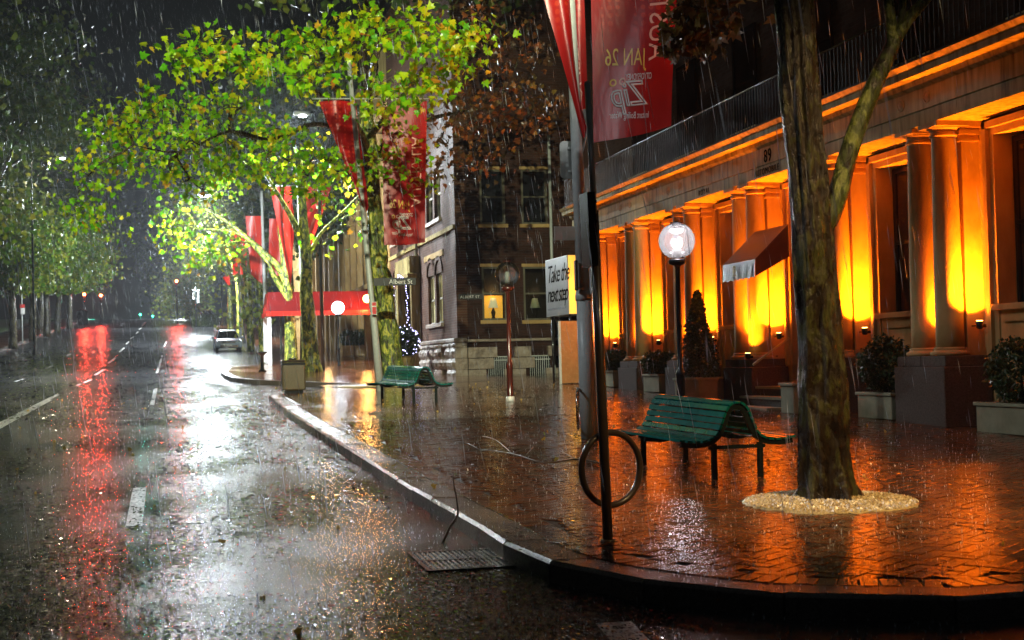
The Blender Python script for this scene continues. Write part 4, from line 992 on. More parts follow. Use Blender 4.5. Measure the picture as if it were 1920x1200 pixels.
light('street_light_lamp', (6.4, 5.1, zg(6)+7.0), (0.95, 0.97, 1.0), 1700, 0.12, 'SPOT', (-0.03, 0.99, -0.04), R(30), 0.6)  # added spot brightening the banner fronts, without a head of its own

# ------------------------------------------------------------------ benches
def bench(label, X, Y, rot, L=2.1):
    t = thing('park_bench', label, 'bench', (X, Y, zg(Y)), 'double sided green slatted benches')
    prof = [(-0.60, 0.385), (-0.52, 0.375), (-0.44, 0.37), (-0.36, 0.375), (-0.285, 0.395), (-0.225, 0.44), (-0.19, 0.50), (-0.165, 0.56), (-0.14, 0.62), (-0.11, 0.68), (-0.065, 0.725)]
    prof = prof+[(0.0, 0.742)]+[(-x, z) for x, z in prof[::-1]]
    SLz = SL
    for i, (x, z) in enumerate(prof):
        a = prof[max(0, i-1)]; b_ = prof[min(len(prof)-1, i+1)]; tx, tz = b_[0]-a[0], b_[1]-a[1]; l = math.hypot(tx, tz); tx /= l; tz /= l
        h_ = 0.027; th = 0.011
        sec = [(x-tx*h_-tz*-th, z-tz*h_-tx*th), (x+tx*h_+tz*th, z+tz*h_-tx*th), (x+tx*h_-tz*th, z+tz*h_+tx*th), (x-tx*h_-tz*th, z-tz*h_+tx*th)]
        sec[0] = (x-tx*h_+tz*th, z-tz*h_-tx*th)
        MB().extrude([(q[0], 0, q[1]) for q in sec], (0, L, L*SLz)).build('slat', 'green_slat', t, local=True)
    n_ = len(prof)
    for yy in (0.02, L/2-0.02, L-0.06):
        pts = []
        for i, (x, z) in enumerate(prof):
            a = prof[max(0, i-1)]; b_ = prof[min(n_-1, i+1)]; tx, tz = b_[0]-a[0], b_[1]-a[1]; l = math.hypot(tx, tz); pts.append((x, z, -tz/l, tx/l))
        up = [(x-nx*0.014, yy, z-nz*0.014+yy*SLz) for x, z, nx, nz in pts]; lo = [(x-nx*0.060, yy, z-nz*0.060+yy*SLz) for x, z, nx, nz in pts]
        vs_ = up+lo+[(x, y+0.04, z) for x, y, z in up+lo]; m_ = 2*n_
        fs_ = []
        for i in range(n_-1):
            fs_ += [(i, i+1, n_+i+1, n_+i), (m_+i, m_+n_+i, m_+n_+i+1, m_+i+1), (i, m_+i, m_+i+1, i+1), (n_+i, n_+i+1, m_+n_+i+1, m_+n_+i)]
        fs_ += [(0, n_, m_+n_, m_), (n_-1, m_+n_-1, m_+2*n_-1, 2*n_-1)]
        MB().add(vs_, fs_).build('side_frame', 'dark_iron', t, local=True)
    for yy in (0.02, L-0.06):
        zz = yy*SLz
        MB().box(-0.30, 0.30, yy+0.001, yy+0.039, 0.29+zz, 0.325+zz).build('cross_rail', 'dark_iron', t, local=True)
        for x in (-0.25, 0.25): MB().box(x-0.026, x+0.026, yy-0.004, yy+0.044, -0.02+zz, 0.345+zz, 0.006).build('leg', 'dark_iron', t, local=True)
    t.rotation_euler = (0, 0, rot); return t
bench('dark green slatted double bench wet with rain between the steel pole and near tree', 5.31, 13.05, R(5), 1.8)
bench('smaller looking green double bench beside the mottled trunk farther up', 5.0, 29.3, R(12), 2.0)

# litter bin
BX, BY = G(550, 737).x, G(550, 737).y
bn = thing('litter_bin', 'squat brown rectangular litter bin near the kerb end', 'bin', (BX, BY, zg(BY)))
z = zg(BY)
MB().box(BX-0.23, BX+0.23, BY-0.2, BY+0.2, z-0.02, z+0.07).build('plinth', 'black', bn)
MB().box(BX-0.29, BX+0.29, BY-0.28, BY+0.28, z+0.07, z+0.76, 0.035).build('body', 'bin', bn)
MB().box(BX-0.295, BX+0.295, BY-0.285, BY+0.285, z+0.765, z+0.83, 0.03).build('lid', 'bronze', bn)
MB().box(BX-0.293, BX+0.293, BY-0.29, BY-0.279, z+0.70, z+0.755).build('trim', 'black', bn)
MB().lathe([(0.10, 0), (0.10, 0.045), (0.085, 0.055)], (BX+0.0, BY, z+0.83), 14).build('ashtray', 'stainless', bn)
# bollard
q = G(492, 697)
bo = thing('bollard', 'small black bollard with flat flared top beyond the bin', 'bollard', q)
MB().lathe([(0.16, 0), (0.15, 0.04), (0.075, 0.10), (0.06, 0.3), (0.065, 0.62), (0.15, 0.70), (0.19, 0.73)], q, 14).build('shaft', 'black', bo)
MB().lathe([(0.20, 0), (0.20, 0.035), (0.17, 0.045)], q+Vector((0, 0, 0.73)), 14).build('cap', 'black', bo)

# drain grates
def grate(cx, cy, wx, wy, label, off, nb=14):
    z = zg(cy)+off; t = thing('drain_grate', label, 'drain grate', (cx, cy, z))
    x0, x1, y0, y1 = cx-wx/2, cx+wx/2, cy-wy/2, cy+wy/2
    f = lambda y, dz: zg(y)+off+dz
    def bx(x0, x1, y0, y1, dz0, dz1): return [(x0, y0, f(y0, dz0)), (x1, y0, f(y0, dz0)), (x1, y1, f(y1, dz0)), (x0, y1, f(y1, dz0)), (x0, y0, f(y0, dz1)), (x1, y0, f(y0, dz1)), (x1, y1, f(y1, dz1)), (x0, y1, f(y1, dz1))]
    MB().hexa(bx(x0, x1, y0, y0+0.04, 0, 0.012)).hexa(bx(x0, x1, y1-0.04, y1, 0, 0.012)).hexa(bx(x0, x0+0.03, y0+0.041, y1-0.041, 0, 0.012)).hexa(bx(x1-0.03, x1, y0+0.041, y1-0.041, 0, 0.012)).hexa(bx(x0+0.031, x1-0.031, cy-0.02, cy+0.02, 0, 0.012)).build('frame', 'dark_iron', t)
    MB().hexa(bx(x0+0.02, x1-0.02, y0+0.02, y1-0.02, 0.0, 0.003)).build('pit_shade', 'black_print', t)  # flat black sheet standing for the darkness under the bars
    for k in range(nb):
        x = x0+0.045+(wx-0.09)*(k+0.2)/nb
        for ya, yb_ in ((y0+0.042, cy-0.022), (cy+0.022, y1-0.042)):
            MB().hexa(bx(x, x+(wx-0.09)/nb*0.5, ya, yb_, 0.003, 0.010)).build('bar', 'stainless', t)
gq = G(862, 1052, -0.14)
grate(gq.x, gq.y, 0.62, 0.86, 'cast gutter grate with twigs on it below the kerb', -0.139)
gq2 = G(655, 724, 0)
grate(gq2.x, gq2.y, 1.1, 1.3, 'glinting drain grate set in paving before the bench by the mottled trunk', 0.0, 10)

# lightbox sign "Take the next step" with the brown panel below
YS = 37.5
a = P(1025, 490, YS+1.3); c = P(1065, 478, YS)
sb_ = thing('lightbox_sign', 'box sign with grey handwritten poster and glowing yellow end', 'sign', (c.x, YS, zg(YS)))
xl = P(1065, 500, YS).x; zt = P(1065, 478, YS).z; zb = P(1065, 589, YS).z; Yf = xl*0+YS
# poster face runs along the street, yellow end faces down the street
xf = P(1065, 530, YS).x
farY = YS+2.15
xfar = P(1023.5, 530, farY).x
def sb_pt(s, z): return Vector((xf+(xfar-xf)*s, YS+(farY-YS)*s, z))
wdx = 0.62
MB().hexa([sb_pt(0, zb), (xf+wdx, YS, zb), (xfar+wdx, farY, zb), sb_pt(1, zb), sb_pt(0, zt), (xf+wdx, YS, zt), (xfar+wdx, farY, zt), sb_pt(1, zt)]).build('casing', 'sign_back', sb_)
nv_ = Vector((-(farY-YS), (xfar-xf), 0)).normalized()
def sbo(s, z, o_): return sb_pt(s, z)+nv_*o_
MB().hexa([sbo(0.01, zb+0.02, 0.004), sbo(0.99, zb+0.02, 0.004), sbo(0.99, zb+0.02, 0.008), sbo(0.01, zb+0.02, 0.008), sbo(0.01, zt-0.02, 0.004), sbo(0.99, zt-0.02, 0.004), sbo(0.99, zt-0.02, 0.008), sbo(0.01, zt-0.02, 0.008)]).build('poster', 'poster', sb_)
MB().box(xf+0.02, xf+wdx-0.01, YS-0.012, YS-0.004, zb+0.01, zt-0.01).build('lit_end', 'lightbox', sb_)
Ls = (sb_pt(1, 0)-sb_pt(0, 0)).length
for s_, zz, sz in (('Take the', zb+0.95, 0.74), ('next step', zb+0.40, 0.70)):
    text(s_, sz, 'void', sb_, lambda x, y, z, zz=zz: sbo(0.93-x*1.0/Ls, zz+y*0.95, 0.012+z*0.3), shear=0.35, ext=0.002, spacing=0.82 if 'next' not in s_ else 0.78)
for zz in (zb+0.20, zb+0.11):
    text('nextstepsydney  enquiries inside', 0.105, 'black_print', sb_, lambda x, y, z, zz=zz: sbo(0.93-x/Ls*0.98, zz+y*0.8, 0.012+z*0.3), ext=0.001) if False else None
b = MB()
for k in range(22): b.hexa([sbo(0.92-0.038*k, zb+0.17, 0.009), sbo(0.92-0.038*k-0.026, zb+0.17, 0.009), sbo(0.92-0.038*k-0.026, zb+0.17, 0.011), sbo(0.92-0.038*k, zb+0.17, 0.011), sbo(0.92-0.038*k, zb+0.22, 0.009), sbo(0.92-0.038*k-0.026, zb+0.22, 0.009), sbo(0.92-0.038*k-0.026, zb+0.22, 0.011), sbo(0.92-0.038*k, zb+0.22, 0.011)])
b.build('small_print', 'black_print', sb_)
for s_, xo in ((0.1, 0.1), (0.1, 0.5), (0.9, 0.1)):
    q = sb_pt(s_, zb); MB().tube([(q.x+xo, q.y, zg(q.y)), (q.x+xo, q.y, zb)], 0.035, 8).build('post', 'black', sb_)
light('lightbox_glow', (xf+0.3, YS-0.15, (zt+zb)/2), (1.0, 0.5, 0.08), 8, 0.2)
YP = 36.8
a, b_ = P(1047, 602, YP), P(1090, 728, YP)
pn = thing('brown_panel', 'brown metal panel glowing orange below the lightbox sign', 'panel', (a.x, YP, zg(YP)))
MB().box(a.x, a.x+0.06, YP, YP+0.06, zg(YP), a.z).build('edge_post', 'steel', pn)
MB().box(a.x+0.062, b_.x+0.25, YP+0.01, YP+0.05, zg(YP)+0.02, a.z).build('sheet', 'copper_panel', pn)
light('panel_glow', (P(1085, 640, YP-0.6).x+0.5, YP-0.6, a.z-0.3), (1.0, 0.40, 0.06), 7, 0.08)

# ================================================================== brick building on the far corner
BXc, BYc = P(857, 600, 45.8).x, 45.8
bb_ = thing('brick_building', 'dark red brick corner building with rough sandstone base and sash windows', 'building', (BXc, BYc, zg(BYc)))
def pb_(b, name, m, parent=bb_, **kw): return b.build(name, m, parent, **kw)
sideX = lambda px: P(px, 600, BYc).x
# street face wall with openings: build as pieces
ZT = 16.5; YE = 60.5
def wz(py, Y, px): return P(px, py, Y).z
zb_ = 2.30
wins = []
def yx(px): d = ray(px, 600); return BXc*d.y/d.x
w1a, w1b = yx(831), yx(819); w2a, w2b = yx(816), yx(804)
zw0 = wz(606, 49, 812); zw1 = wz(512, 49, 812)
door_a, door_b = yx(787), yx(763); zd1 = wz(530, 54, 775)
w3a, w3b = yx(752), yx(738)
ops = [(w1a, w1b, zw0, zw1), (w2a, w2b, zw0, zw1), (door_a, door_b, 1.0, zd1), (w3a, w3b, zw0-0.2, zw1)]
up = [(w1a, w1b, zw1+1.9, zw1+3.7), (w2a, w2b, zw1+1.9, zw1+3.7), (door_a+0.4, door_b-0.4, zw1+1.9, zw1+3.7), (w3a, w3b, zw1+1.9, zw1+3.7)]
allops = sorted([(a, b, [(z0, z1)]+[(u[2], u[3])]) for (a, b, z0, z1), u in zip(ops, up)])
y = BYc; W = MB(); th = 0.35
for a, b, zz in allops:
    W.box(BXc, BXc+th, y, a, zb_, ZT)
    zc = zb_
    for z0, z1 in sorted(zz):
        if z0 > zc: W.box(BXc, BXc+th, a, b, zc, z0)
        zc = z1
    W.box(BXc, BXc+th, a, b, zc, ZT); y = b
W.box(BXc, BXc+th, y, YE, zb_, ZT)
pb_(W, 'street_wall', 'brick_y')
for i, (a, b, z0, z1) in enumerate(ops+up):
    if i == 2:
        d = pb_(MB().box(BXc+0.16, BXc+0.24, a, b, z0, z1), 'door', 'dark_joinery')
        pb_(MB().box(BXc+0.13, BXc+0.158, a+0.3, b-0.3, z0+0.9, z1-0.4), 'pane', 'dark_glass', d); continue
    lit = i in (0, 1, 3)
    wf = pb_(MB().box(BXc+0.10, BXc+0.18, a, a+0.07, z0, z1).box(BXc+0.10, BXc+0.18, b-0.07, b, z0, z1).box(BXc+0.10, BXc+0.18, a+0.07, b-0.07, z1-0.07, z1).box(BXc+0.10, BXc+0.18, a+0.07, b-0.07, z0, z0+0.07).box(BXc+0.11, BXc+0.17, a+0.07, b-0.07, (z0+z1)/2-0.03, (z0+z1)/2+0.03), 'window', 'joinery')
    pb_(MB().box(BXc+0.185, BXc+0.2, a, b, z0, z1), 'curtain' if lit else 'pane', 'curtain_lit' if lit else 'dark_glass', wf)
    pb_(MB().box(BXc-0.10, BXc+0.1, a-0.12, b+0.12, z0-0.14, z0-0.002, 0.01), 'window_sill', 'rock')
    if i < 4:
        # arched brick head standing proud
        b2 = MB(); cyy = (a+b)/2; rw = (b-a)/2
        for k in range(9):
            a0, a1 = math.pi*k/9, math.pi*(k+0.92)/9
            q = lambda r, t_: (cyy+r*math.cos(t_), z1-0.02+0.75*r*math.sin(t_))
            (y1, z1_), (y2, z2), (y3, z3), (y4, z4) = q(rw, a0), q(rw+0.22, a0), q(rw+0.22, a1), q(rw, a1)
            b2.hexa([(BXc-0.05, y1, z1_), (BXc-0.05, y2, z2), (BXc-0.05, y3, z3), (BXc-0.05, y4, z4), (BXc+0.1, y1, z1_), (BXc+0.1, y2, z2), (BXc+0.1, y3, z3), (BXc+0.1, y4, z4)])
        pb_(b2, 'arch_brick', 'brick_y', kind='stuff')
# door surround and bracket hood
for yy in (door_a-0.28, door_b+0.02):
    pb_(MB().box(BXc-0.35, BXc-0.002, yy, yy+0.26, 1.0, zd1+0.1, 0.01), 'door_pilaster', 'stone_stained')
pb_(MB().box(BXc-0.5, BXc-0.002, door_a-0.4, door_b+0.4, zd1+0.102, zd1+0.3, 0.02).box(BXc-0.4, BXc-0.003, door_a-0.3, door_b+0.3, zd1+0.302, zd1+0.95, 0.02), 'door_hood', 'stone_stained')
pb_(MB().box(BXc-0.08, BXc-0.002, BYc, YE, zw1+1.25, zw1+1.40), 'string_course', 'stone_stained')
pb_(MB().box(BXc-0.05, BXc-0.002, w1a-0.4, w2b+0.5, zw1+0.55, zw1+0.75), 'stone_band', 'stone')
for (ya_, yb_) in ((47.4, 47.6),):
    pb_(MB().tube([(BXc-0.1, 53.0, 1.5), (BXc-0.1, 53.0, 12)], 0.06, 8), 'downpipe', 'steel')
# rock-faced base blocks, street side then side street
rows = [(0.9, 1.25), (1.26, 1.62), (1.63, 1.98), (1.99, 2.14)]
random.seed(11)
for r_, (z0, z1) in enumerate(rows):
    y = BYc-0.1; 
    while y < 52.4:
        L = random.uniform(0.5, 1.0); y2 = min(y+L, 52.6)
        dd = random.uniform(0, 0.05)
        if z1 > 1.99 or not any(a_ < (y+y2)/2 < b_ for a_, b_ in ((47.6, 48.0), (49.4, 49.9))):
            b = MB(); n2 = 3; x0 = BXc-0.10
            vs_ = []
            for iz in range(4):
                for iy in range(5):
                    e = 0.0 if iz in (0, 3) or iy in (0, 4) else 0.05+random.uniform(0, 0.05)
                    vs_.append((x0-e, y+0.008+(y2-y-0.016)*iy/4, z0+(z1-z0)*iz/3))
            fs_ = [(iz*5+iy, (iz+1)*5+iy, (iz+1)*5+iy+1, iz*5+iy+1) for iz in range(3) for iy in range(4)]
            k0 = len(vs_); vs_ += [(x0+0.4, y+0.008, z0), (x0+0.4, y2-0.008, z0), (x0+0.4, y2-0.008, z1), (x0+0.4, y+0.008, z1)]
            fs_ += [(15, k0+3, k0+2, 19, 18, 17, 16), (0, 5, 10, 15, k0+3, k0), (4, k0+1, k0+2, 19, 14, 9), (0, k0, k0+1, 4, 3, 2, 1)]
            b.add(vs_, fs_); pb_(b, 'base_stone', 'rock')
        y = y2
    x = BXc+0.32
    while x < 13.5 and True:
        L = random.uniform(0.55, 1.0); x2 = x+L
        hole = any(a_ < (x+x2)/2 < b_ for a_, b_ in ((sideX(905), sideX(955)), (sideX(985), sideX(1032)))) and z1 < 1.99
        if not hole and z1 < 2.0:
            pb_(MB().box(x+0.006, x2-0.006, BYc-0.09-random.uniform(0, 0.05), BYc+0.2, z0, z1-0.008, 0.012), 'base_stone', 'rock')
        x = x2
pb_(MB().box(BXc-0.16, BXc+0.3, BYc-0.16, 52.6, 2.15, 2.29, 0.03), 'water_table', 'rock')
pb_(MB().box(BXc+0.302, 14.5, BYc-0.12, BYc+0.3, 2.15, 2.24, 0.02), 'water_table', 'rock')
# side wall with sash windows
sw = [(905, 950, 318, 420), (983, 1029, 318, 420), (913, 952, 500, 600), (991, 1032, 500, 600)]
def sq(px0, px1, py0, py1):
    return (sideX(px0)+0.0, sideX(px1), P((px0+px1)/2, py1, BYc).z, P((px0+px1)/2, py0, BYc).z)
so = [sq(*s_) for s_ in sw]
cols_ = sorted([(min(so[0][0], so[2][0]), max(so[0][1], so[2][1]), [so[0], so[2]]), (min(so[1][0], so[3][0]), max(so[1][1], so[3][1]), [so[1], so[3]])])
x = BXc+th+0.002; W = MB()
for a, b, l in cols_:
    W.box(x, a, BYc, BYc+0.3, zb_, ZT); zc = zb_
    for q in sorted(l, key=lambda k: k[2]):
        W.box(a, b, BYc, BYc+0.3, zc, q[2]); zc = q[3]
    W.box(a, b, BYc, BYc+0.3, zc, ZT); x = b
W.box(x, 22, BYc, BYc+0.3, zb_, ZT); W.box(BXc+th+0.002, 22, BYc+0.05, BYc+0.3, 0.5, zb_-0.001)
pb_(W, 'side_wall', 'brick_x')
for i, ((a, b, l)) in enumerate(cols_):
    for q in l:
        z0, z1 = q[2], q[3]; zm = (z0+z1)/2; low = z0 < 4
        wf = pb_(MB().box(a, a+0.07, BYc+0.02, BYc+0.12, z0, z1).box(b-0.07, b, BYc+0.02, BYc+0.12, z0, z1).box(a+0.07, b-0.07, BYc+0.02, BYc+0.12, z1-0.06, z1).box(a+0.07, b-0.07, BYc+0.02, BYc+0.12, z0, z0+0.06).box(a+0.07, b-0.07, BYc+0.03, BYc+0.11, zm-0.025, zm+0.025), 'sash_window', 'joinery_dim')
        pb_(MB().box(a+0.05, b-0.05, BYc+0.125, BYc+0.13, z0, z1), 'pane', 'pane' if low else 'dark_glass', wf)
        pb_(MB().box(a-0.08, b+0.08, BYc-0.07, BYc+0.02, z0-0.12, z0-0.001, 0.01), 'window_sill', 'stone')
        pb_(MB().box(a-0.05, b+0.05, BYc-0.03, BYc+0.02, z1+0.001, z1+0.10), 'window_head', 'stone')
        if low:
            pb_(MB().box(a-0.05, b+0.05, BYc+0.6, BYc+0.65, z0-0.3, z1), 'room_wall', 'dark_joinery', wf)
            cx = (a+b)/2+0.02
            pb_(MB().lathe([(0.17, 0), (0.09, 0.32)], (cx, BYc+0.35, z0+0.42), 14), 'lampshade', 'shade' if i == 0 else 'cream', wf)
            pb_(MB().lathe([(0.09, 0), (0.05, 0.1), (0.08, 0.25), (0.02, 0.40)], (cx, BYc+0.35, z0+0.02), 10), 'table_lamp', 'dark_joinery', wf)
            if i == 0:
                pb_(MB().box(a+0.05, b-0.05, BYc+0.5, BYc+0.52, z0+0.08, zm-0.05), 'blind', 'blind', wf)
light('window_lamp', ((cols_[0][0]+cols_[0][1])/2, BYc+0.3, so[2][2]+0.95), (1.0, 0.6, 0.2), 5, 0.08)
light('window_lamp', ((cols_[1][0]+cols_[1][1])/2, BYc+0.3, so[3][2]+0.95), (1.0, 0.7, 0.35), 1.2, 0.08)
# barred basement windows
for px0, px1 in ((913, 951), (991, 1029)):
    a, b = sideX(px0), sideX(px1); z1 = P(930, 668, BYc).z; z0 = zg(BYc)-0.2
    g = pb_(MB().box(a, b, BYc-0.06, BYc-0.03, z1-0.03, z1).box(a, b, BYc-0.06, BYc-0.03, 1.52, 1.55), 'window_grille', 'steel')
    bars = MB(); x = a
    while x < b: bars.box(x, x+0.018, BYc-0.055, BYc-0.035, z0, z1-0.032); x += 0.07
    bars.build('bar', 'steel', g, kind='stuff')
    pb_(MB().box(a, b, BYc-0.02, BYc+0.04, z0, z1), 'basement_window', 'dark_glass')
pb_(MB().tube([(sideX(1036), BYc-0.1, 0.9), (sideX(1036), BYc-0.1, 9)], 0.05, 8), 'downpipe', 'steel')
# wall sign
a, b_ = P(859, 551, BYc), P(905, 561, BYc)
ws = thing('street_sign', 'flat dark street name plate on the brick corner wall', 'street sign', (a.x, BYc-0.02, b_.z))
MB().box(a.x, b_.x, BYc-0.03, BYc-0.01, b_.z, a.z).build('plate', 'black_print', ws)
text('ALBERT ST', 0.125, 'white', ws, lambda x, y, z: (a.x+0.06+x, BYc-0.036-z, b_.z+0.04+y), ext=0.002, spacing=1.1)
# fairy lights round the door and a lit shrub
fl = thing('fairy_lights', 'violet white string lights around the brick building doorway', 'string lights', (BXc-0.5, door_a, 1.0))
b = MB(); path = [(door_a-0.3, 1.3), (door_a-0.3, zd1), ((door_a+door_b)/2, zd1+0.35), (door_b+0.2, zd1), (door_b+0.2, 1.3)]
for (ya_, za), (yb2, zb2) in zip(path, path[1:]):
    L = math.hypot(yb2-ya_, zb2-za); k = int(L/0.09)
    for i in range(k): b.sphere((BXc-0.52+random.gauss(0, 0.03), ya_+(yb2-ya_)*i/k+random.gauss(0, 0.04), za+(zb2-za)*i/k), 0.016, 5, 3)
b.build('bulbs', 'fairy', fl, kind='stuff')
MB().tube([(BXc-0.52, y_, z_) for y_, z_ in path], 0.008, 5).build('wire', 'black', fl)
sh = shrub('lit_shrub', 'leafy shrub wrapped in violet fairy lights by the doorway', (BXc-1.0, 50.8, zg(50.8)+0.55), 0.55, 0.55, 3500, 0.09)
b = MB()
for i in range(90):
    q = rng.normal(size=3); q /= np.linalg.norm(q); b.sphere((BXc-1.0+q[0]*0.58, 50.8+q[1]*0.58, zg(50.8)+1.1+q[2]*0.58), 0.015, 5, 3)
b.build('fairy_bulbs', 'fairy', sh, kind='stuff')
t = thing('flower_pot', 'stone pot under the fairy lit shrub', 'planter', (BXc-1.0, 50.8, zg(50.8)))
MB().lathe([(0.25, 0), (0.3, 0.1), (0.42, 0.5), (0.45, 0.58), (0.40, 0.6)], (BXc-1.0, 50.8, zg(50.8)), 14).build('bowl', 'stone_stained', t)

# ================================================================== hotel with red canopy beyond
hb = thing('hotel_building', 'sandstone hotel with tall pale columns behind the red canopy', 'building', (9.6, 62, 1.6))
XH = 9.7
hb_ = lambda b, n_, m, p=hb, **k: b.build(n_, m, p, **k)
hb_(MB().box(XH, XH+0.5, 60.6, 128, 1.2, 16.5), 'wall', 'stone_stained')
y = 62.2; i = 0
while y < 126:
    for z0, h_ in ((zg(y)+0.9, 2.0), (6.2, 2.2), (10.0, 2.2)):
        wf = hb_(MB().box(XH-0.05, XH-0.004, y-0.09, y, z0, z0+h_).box(XH-0.05, XH-0.004, y+1.2, y+1.29, z0, z0+h_).box(XH-0.05, XH-0.004, y, y+1.2, z0+h_-0.09, z0+h_).box(XH-0.04, XH-0.004, y, y+1.2, z0+h_/2, z0+h_/2+0.06), 'window', 'joinery')
        hb_(MB().box(XH-0.02, XH-0.008, y, y+1.2, z0, z0+h_), 'pane', 'dark_glass', wf)
    hb_(MB().box(XH-0.3, XH-0.002, y-0.75, y-0.25, zg(y)-0.1, 12.5, 0.02), 'pilaster', 'stone')
    hb_(MB().box(XH-0.42, XH-0.003, y-0.87, y-0.13, 9.2, 9.5, 0.02), 'pilaster_cap', 'stone')
    y += 2.9; i += 1
hb_(MB().box(XH-0.35, XH-0.004, 60.7, 128, 5.35, 5.6), 'string_course', 'stone')
hb_(MB().box(XH-0.6, XH-0.004, 60.7, 128, 12.6, 13.1), 'cornice', 'stone')
cn = thing('red_canopy', 'long red entrance canopy on pale posts reaching over the footpath', 'canopy', (7, 66, zg(66)))
YC0, YC1 = 65.5, 69.0
xa, xb = P(500, 560, YC0).x, 9.65
za, zb2 = P(560, 583, YC0).z, P(560, 546, YC0).z
MB().add([(xa, YC0, za), (xb, YC0, za), (xb, YC1, za), (xa, YC1, za), (xa+0.1, YC0+0.5, zb2), (xb, YC0+0.5, zb2), (xb, YC1-0.5, zb2), (xa+0.1, YC1-0.5, zb2)], [(0, 1, 5, 4), (1, 2, 6, 5), (2, 3, 7, 6), (3, 0, 4, 7), (4, 5, 6, 7)]).build('roof', banner_mat('dark_red_canopy_cloth', (0.16, 0.006, 0.006), (0.24, 0.01, 0.008)), cn)
MB().box(xa-0.03, xb, YC0-0.04, YC0-0.01, za-0.22, za).box(xa-0.04, xa-0.01, YC0, YC1, za-0.22, za).build('valance', 'banner2', cn)
for x, yy, m in ((xa+0.1, YC0+0.1, 'white'), (xa+0.1, YC1-0.2, 'white'), (P(525, 600, YC0+1).x, YC0+0.6, 'dark_iron'), (xb-0.6, YC0+0.1, 'dark_iron')):
    MB().box(x-0.09 if m == 'white' else x-0.04, x+0.09 if m == 'white' else x+0.04, yy-0.06, yy+0.06, zg(yy), za-0.02).build('post', m, cn)
light('canopy_light', ((xa+xb)/2, YC0+1.5, za-0.3), (1.0, 0.55, 0.2), 90, 0.15)
light('canopy_light', (xb-1.2, YC0-0.5, za+0.1), (1.0, 0.35, 0.08), 160, 0.12)
wl = thing('wall_lamp', 'round orange wall lamp at the right end of the red canopy', 'wall lamp', (P(688, 560, 64.8).x, 64.8, P(688, 560, 64.8).z))
q = P(688, 560, 64.8)
MB().sphere(q, 0.19, 14, 10).build('globe', 'globe_warm', wl)
MB().tube([q+Vector((0, 0, -0.02)), Vector((q.x+0.3, 65.3, q.z))], 0.03, 6).build('bracket', 'black', wl)
light('wall_lamp_light', q-Vector((0.1, 0.25, 0)), (1.0, 0.5, 0.12), 110, 0.18)
for px_, lab in ((675, 'clipped ball tree in tub under the right end of the canopy'), (653, 'clipped ball tree in tub left of the first under the canopy')):
    q = G(px_, 668); zz = zg(q.y)
    t = thing('tub', 'square stone tub under the '+('right' if px_ == 675 else 'left')+' clipped ball tree', 'planter', (q.x, q.y, zz)); MB().box(q.x-0.28, q.x+0.28, q.y-0.28, q.y+0.28, zz, zz+0.5, 0.02).build('box', 'stone', t)
    MB().box(q.x-0.31, q.x+0.31, q.y-0.31, q.y+0.31, zz+0.501, zz+0.56, 0.01).build('rim', 'stone', t)
    shrub('ball_tree', lab, (q.x, q.y, zz+0.56), 0.45, 0.42, 1500, 0.11, m='leaf_dark')

# hedge
q = G(370, 611); hx0, hx1 = P(362, 600, q.y).x, P(408, 600, q.y).x
hg = thing('hedge', 'low clipped green hedge at the median tip beyond the car', 'hedge', (hx0, q.y, zg(q.y)))
pts = []
for i in range(9000):
    f_ = rng.integers(0, 3); u, v_, w2 = rng.uniform(0, 1, 3)
    x = hx0+(hx1-hx0)*u; yy = q.y+4*v_; z_ = w2*1.0
    if f_ == 0: yy = q.y
    elif f_ == 1: z_ = 1.0
    pts.append((x+rng.normal()*0.05, yy+rng.normal()*0.05, zg(yy)+z_+rng.normal()*0.04))
leaves(pts, 0.16, 'SMALL').build('foliage', 'leaf_dark', hg, kind='stuff')
MB().box(hx0+0.1, hx1-0.1, q.y+0.1, q.y+3.9, zg(q.y), zg(q.y)+0.9).build('core', 'topiary', hg)
md = [(2.7, 145), (hx1+0.2, q.y-0.6), (hx1+0.2, q.y+5), (hx0-0.1, q.y+5), (hx0-0.3, q.y)]

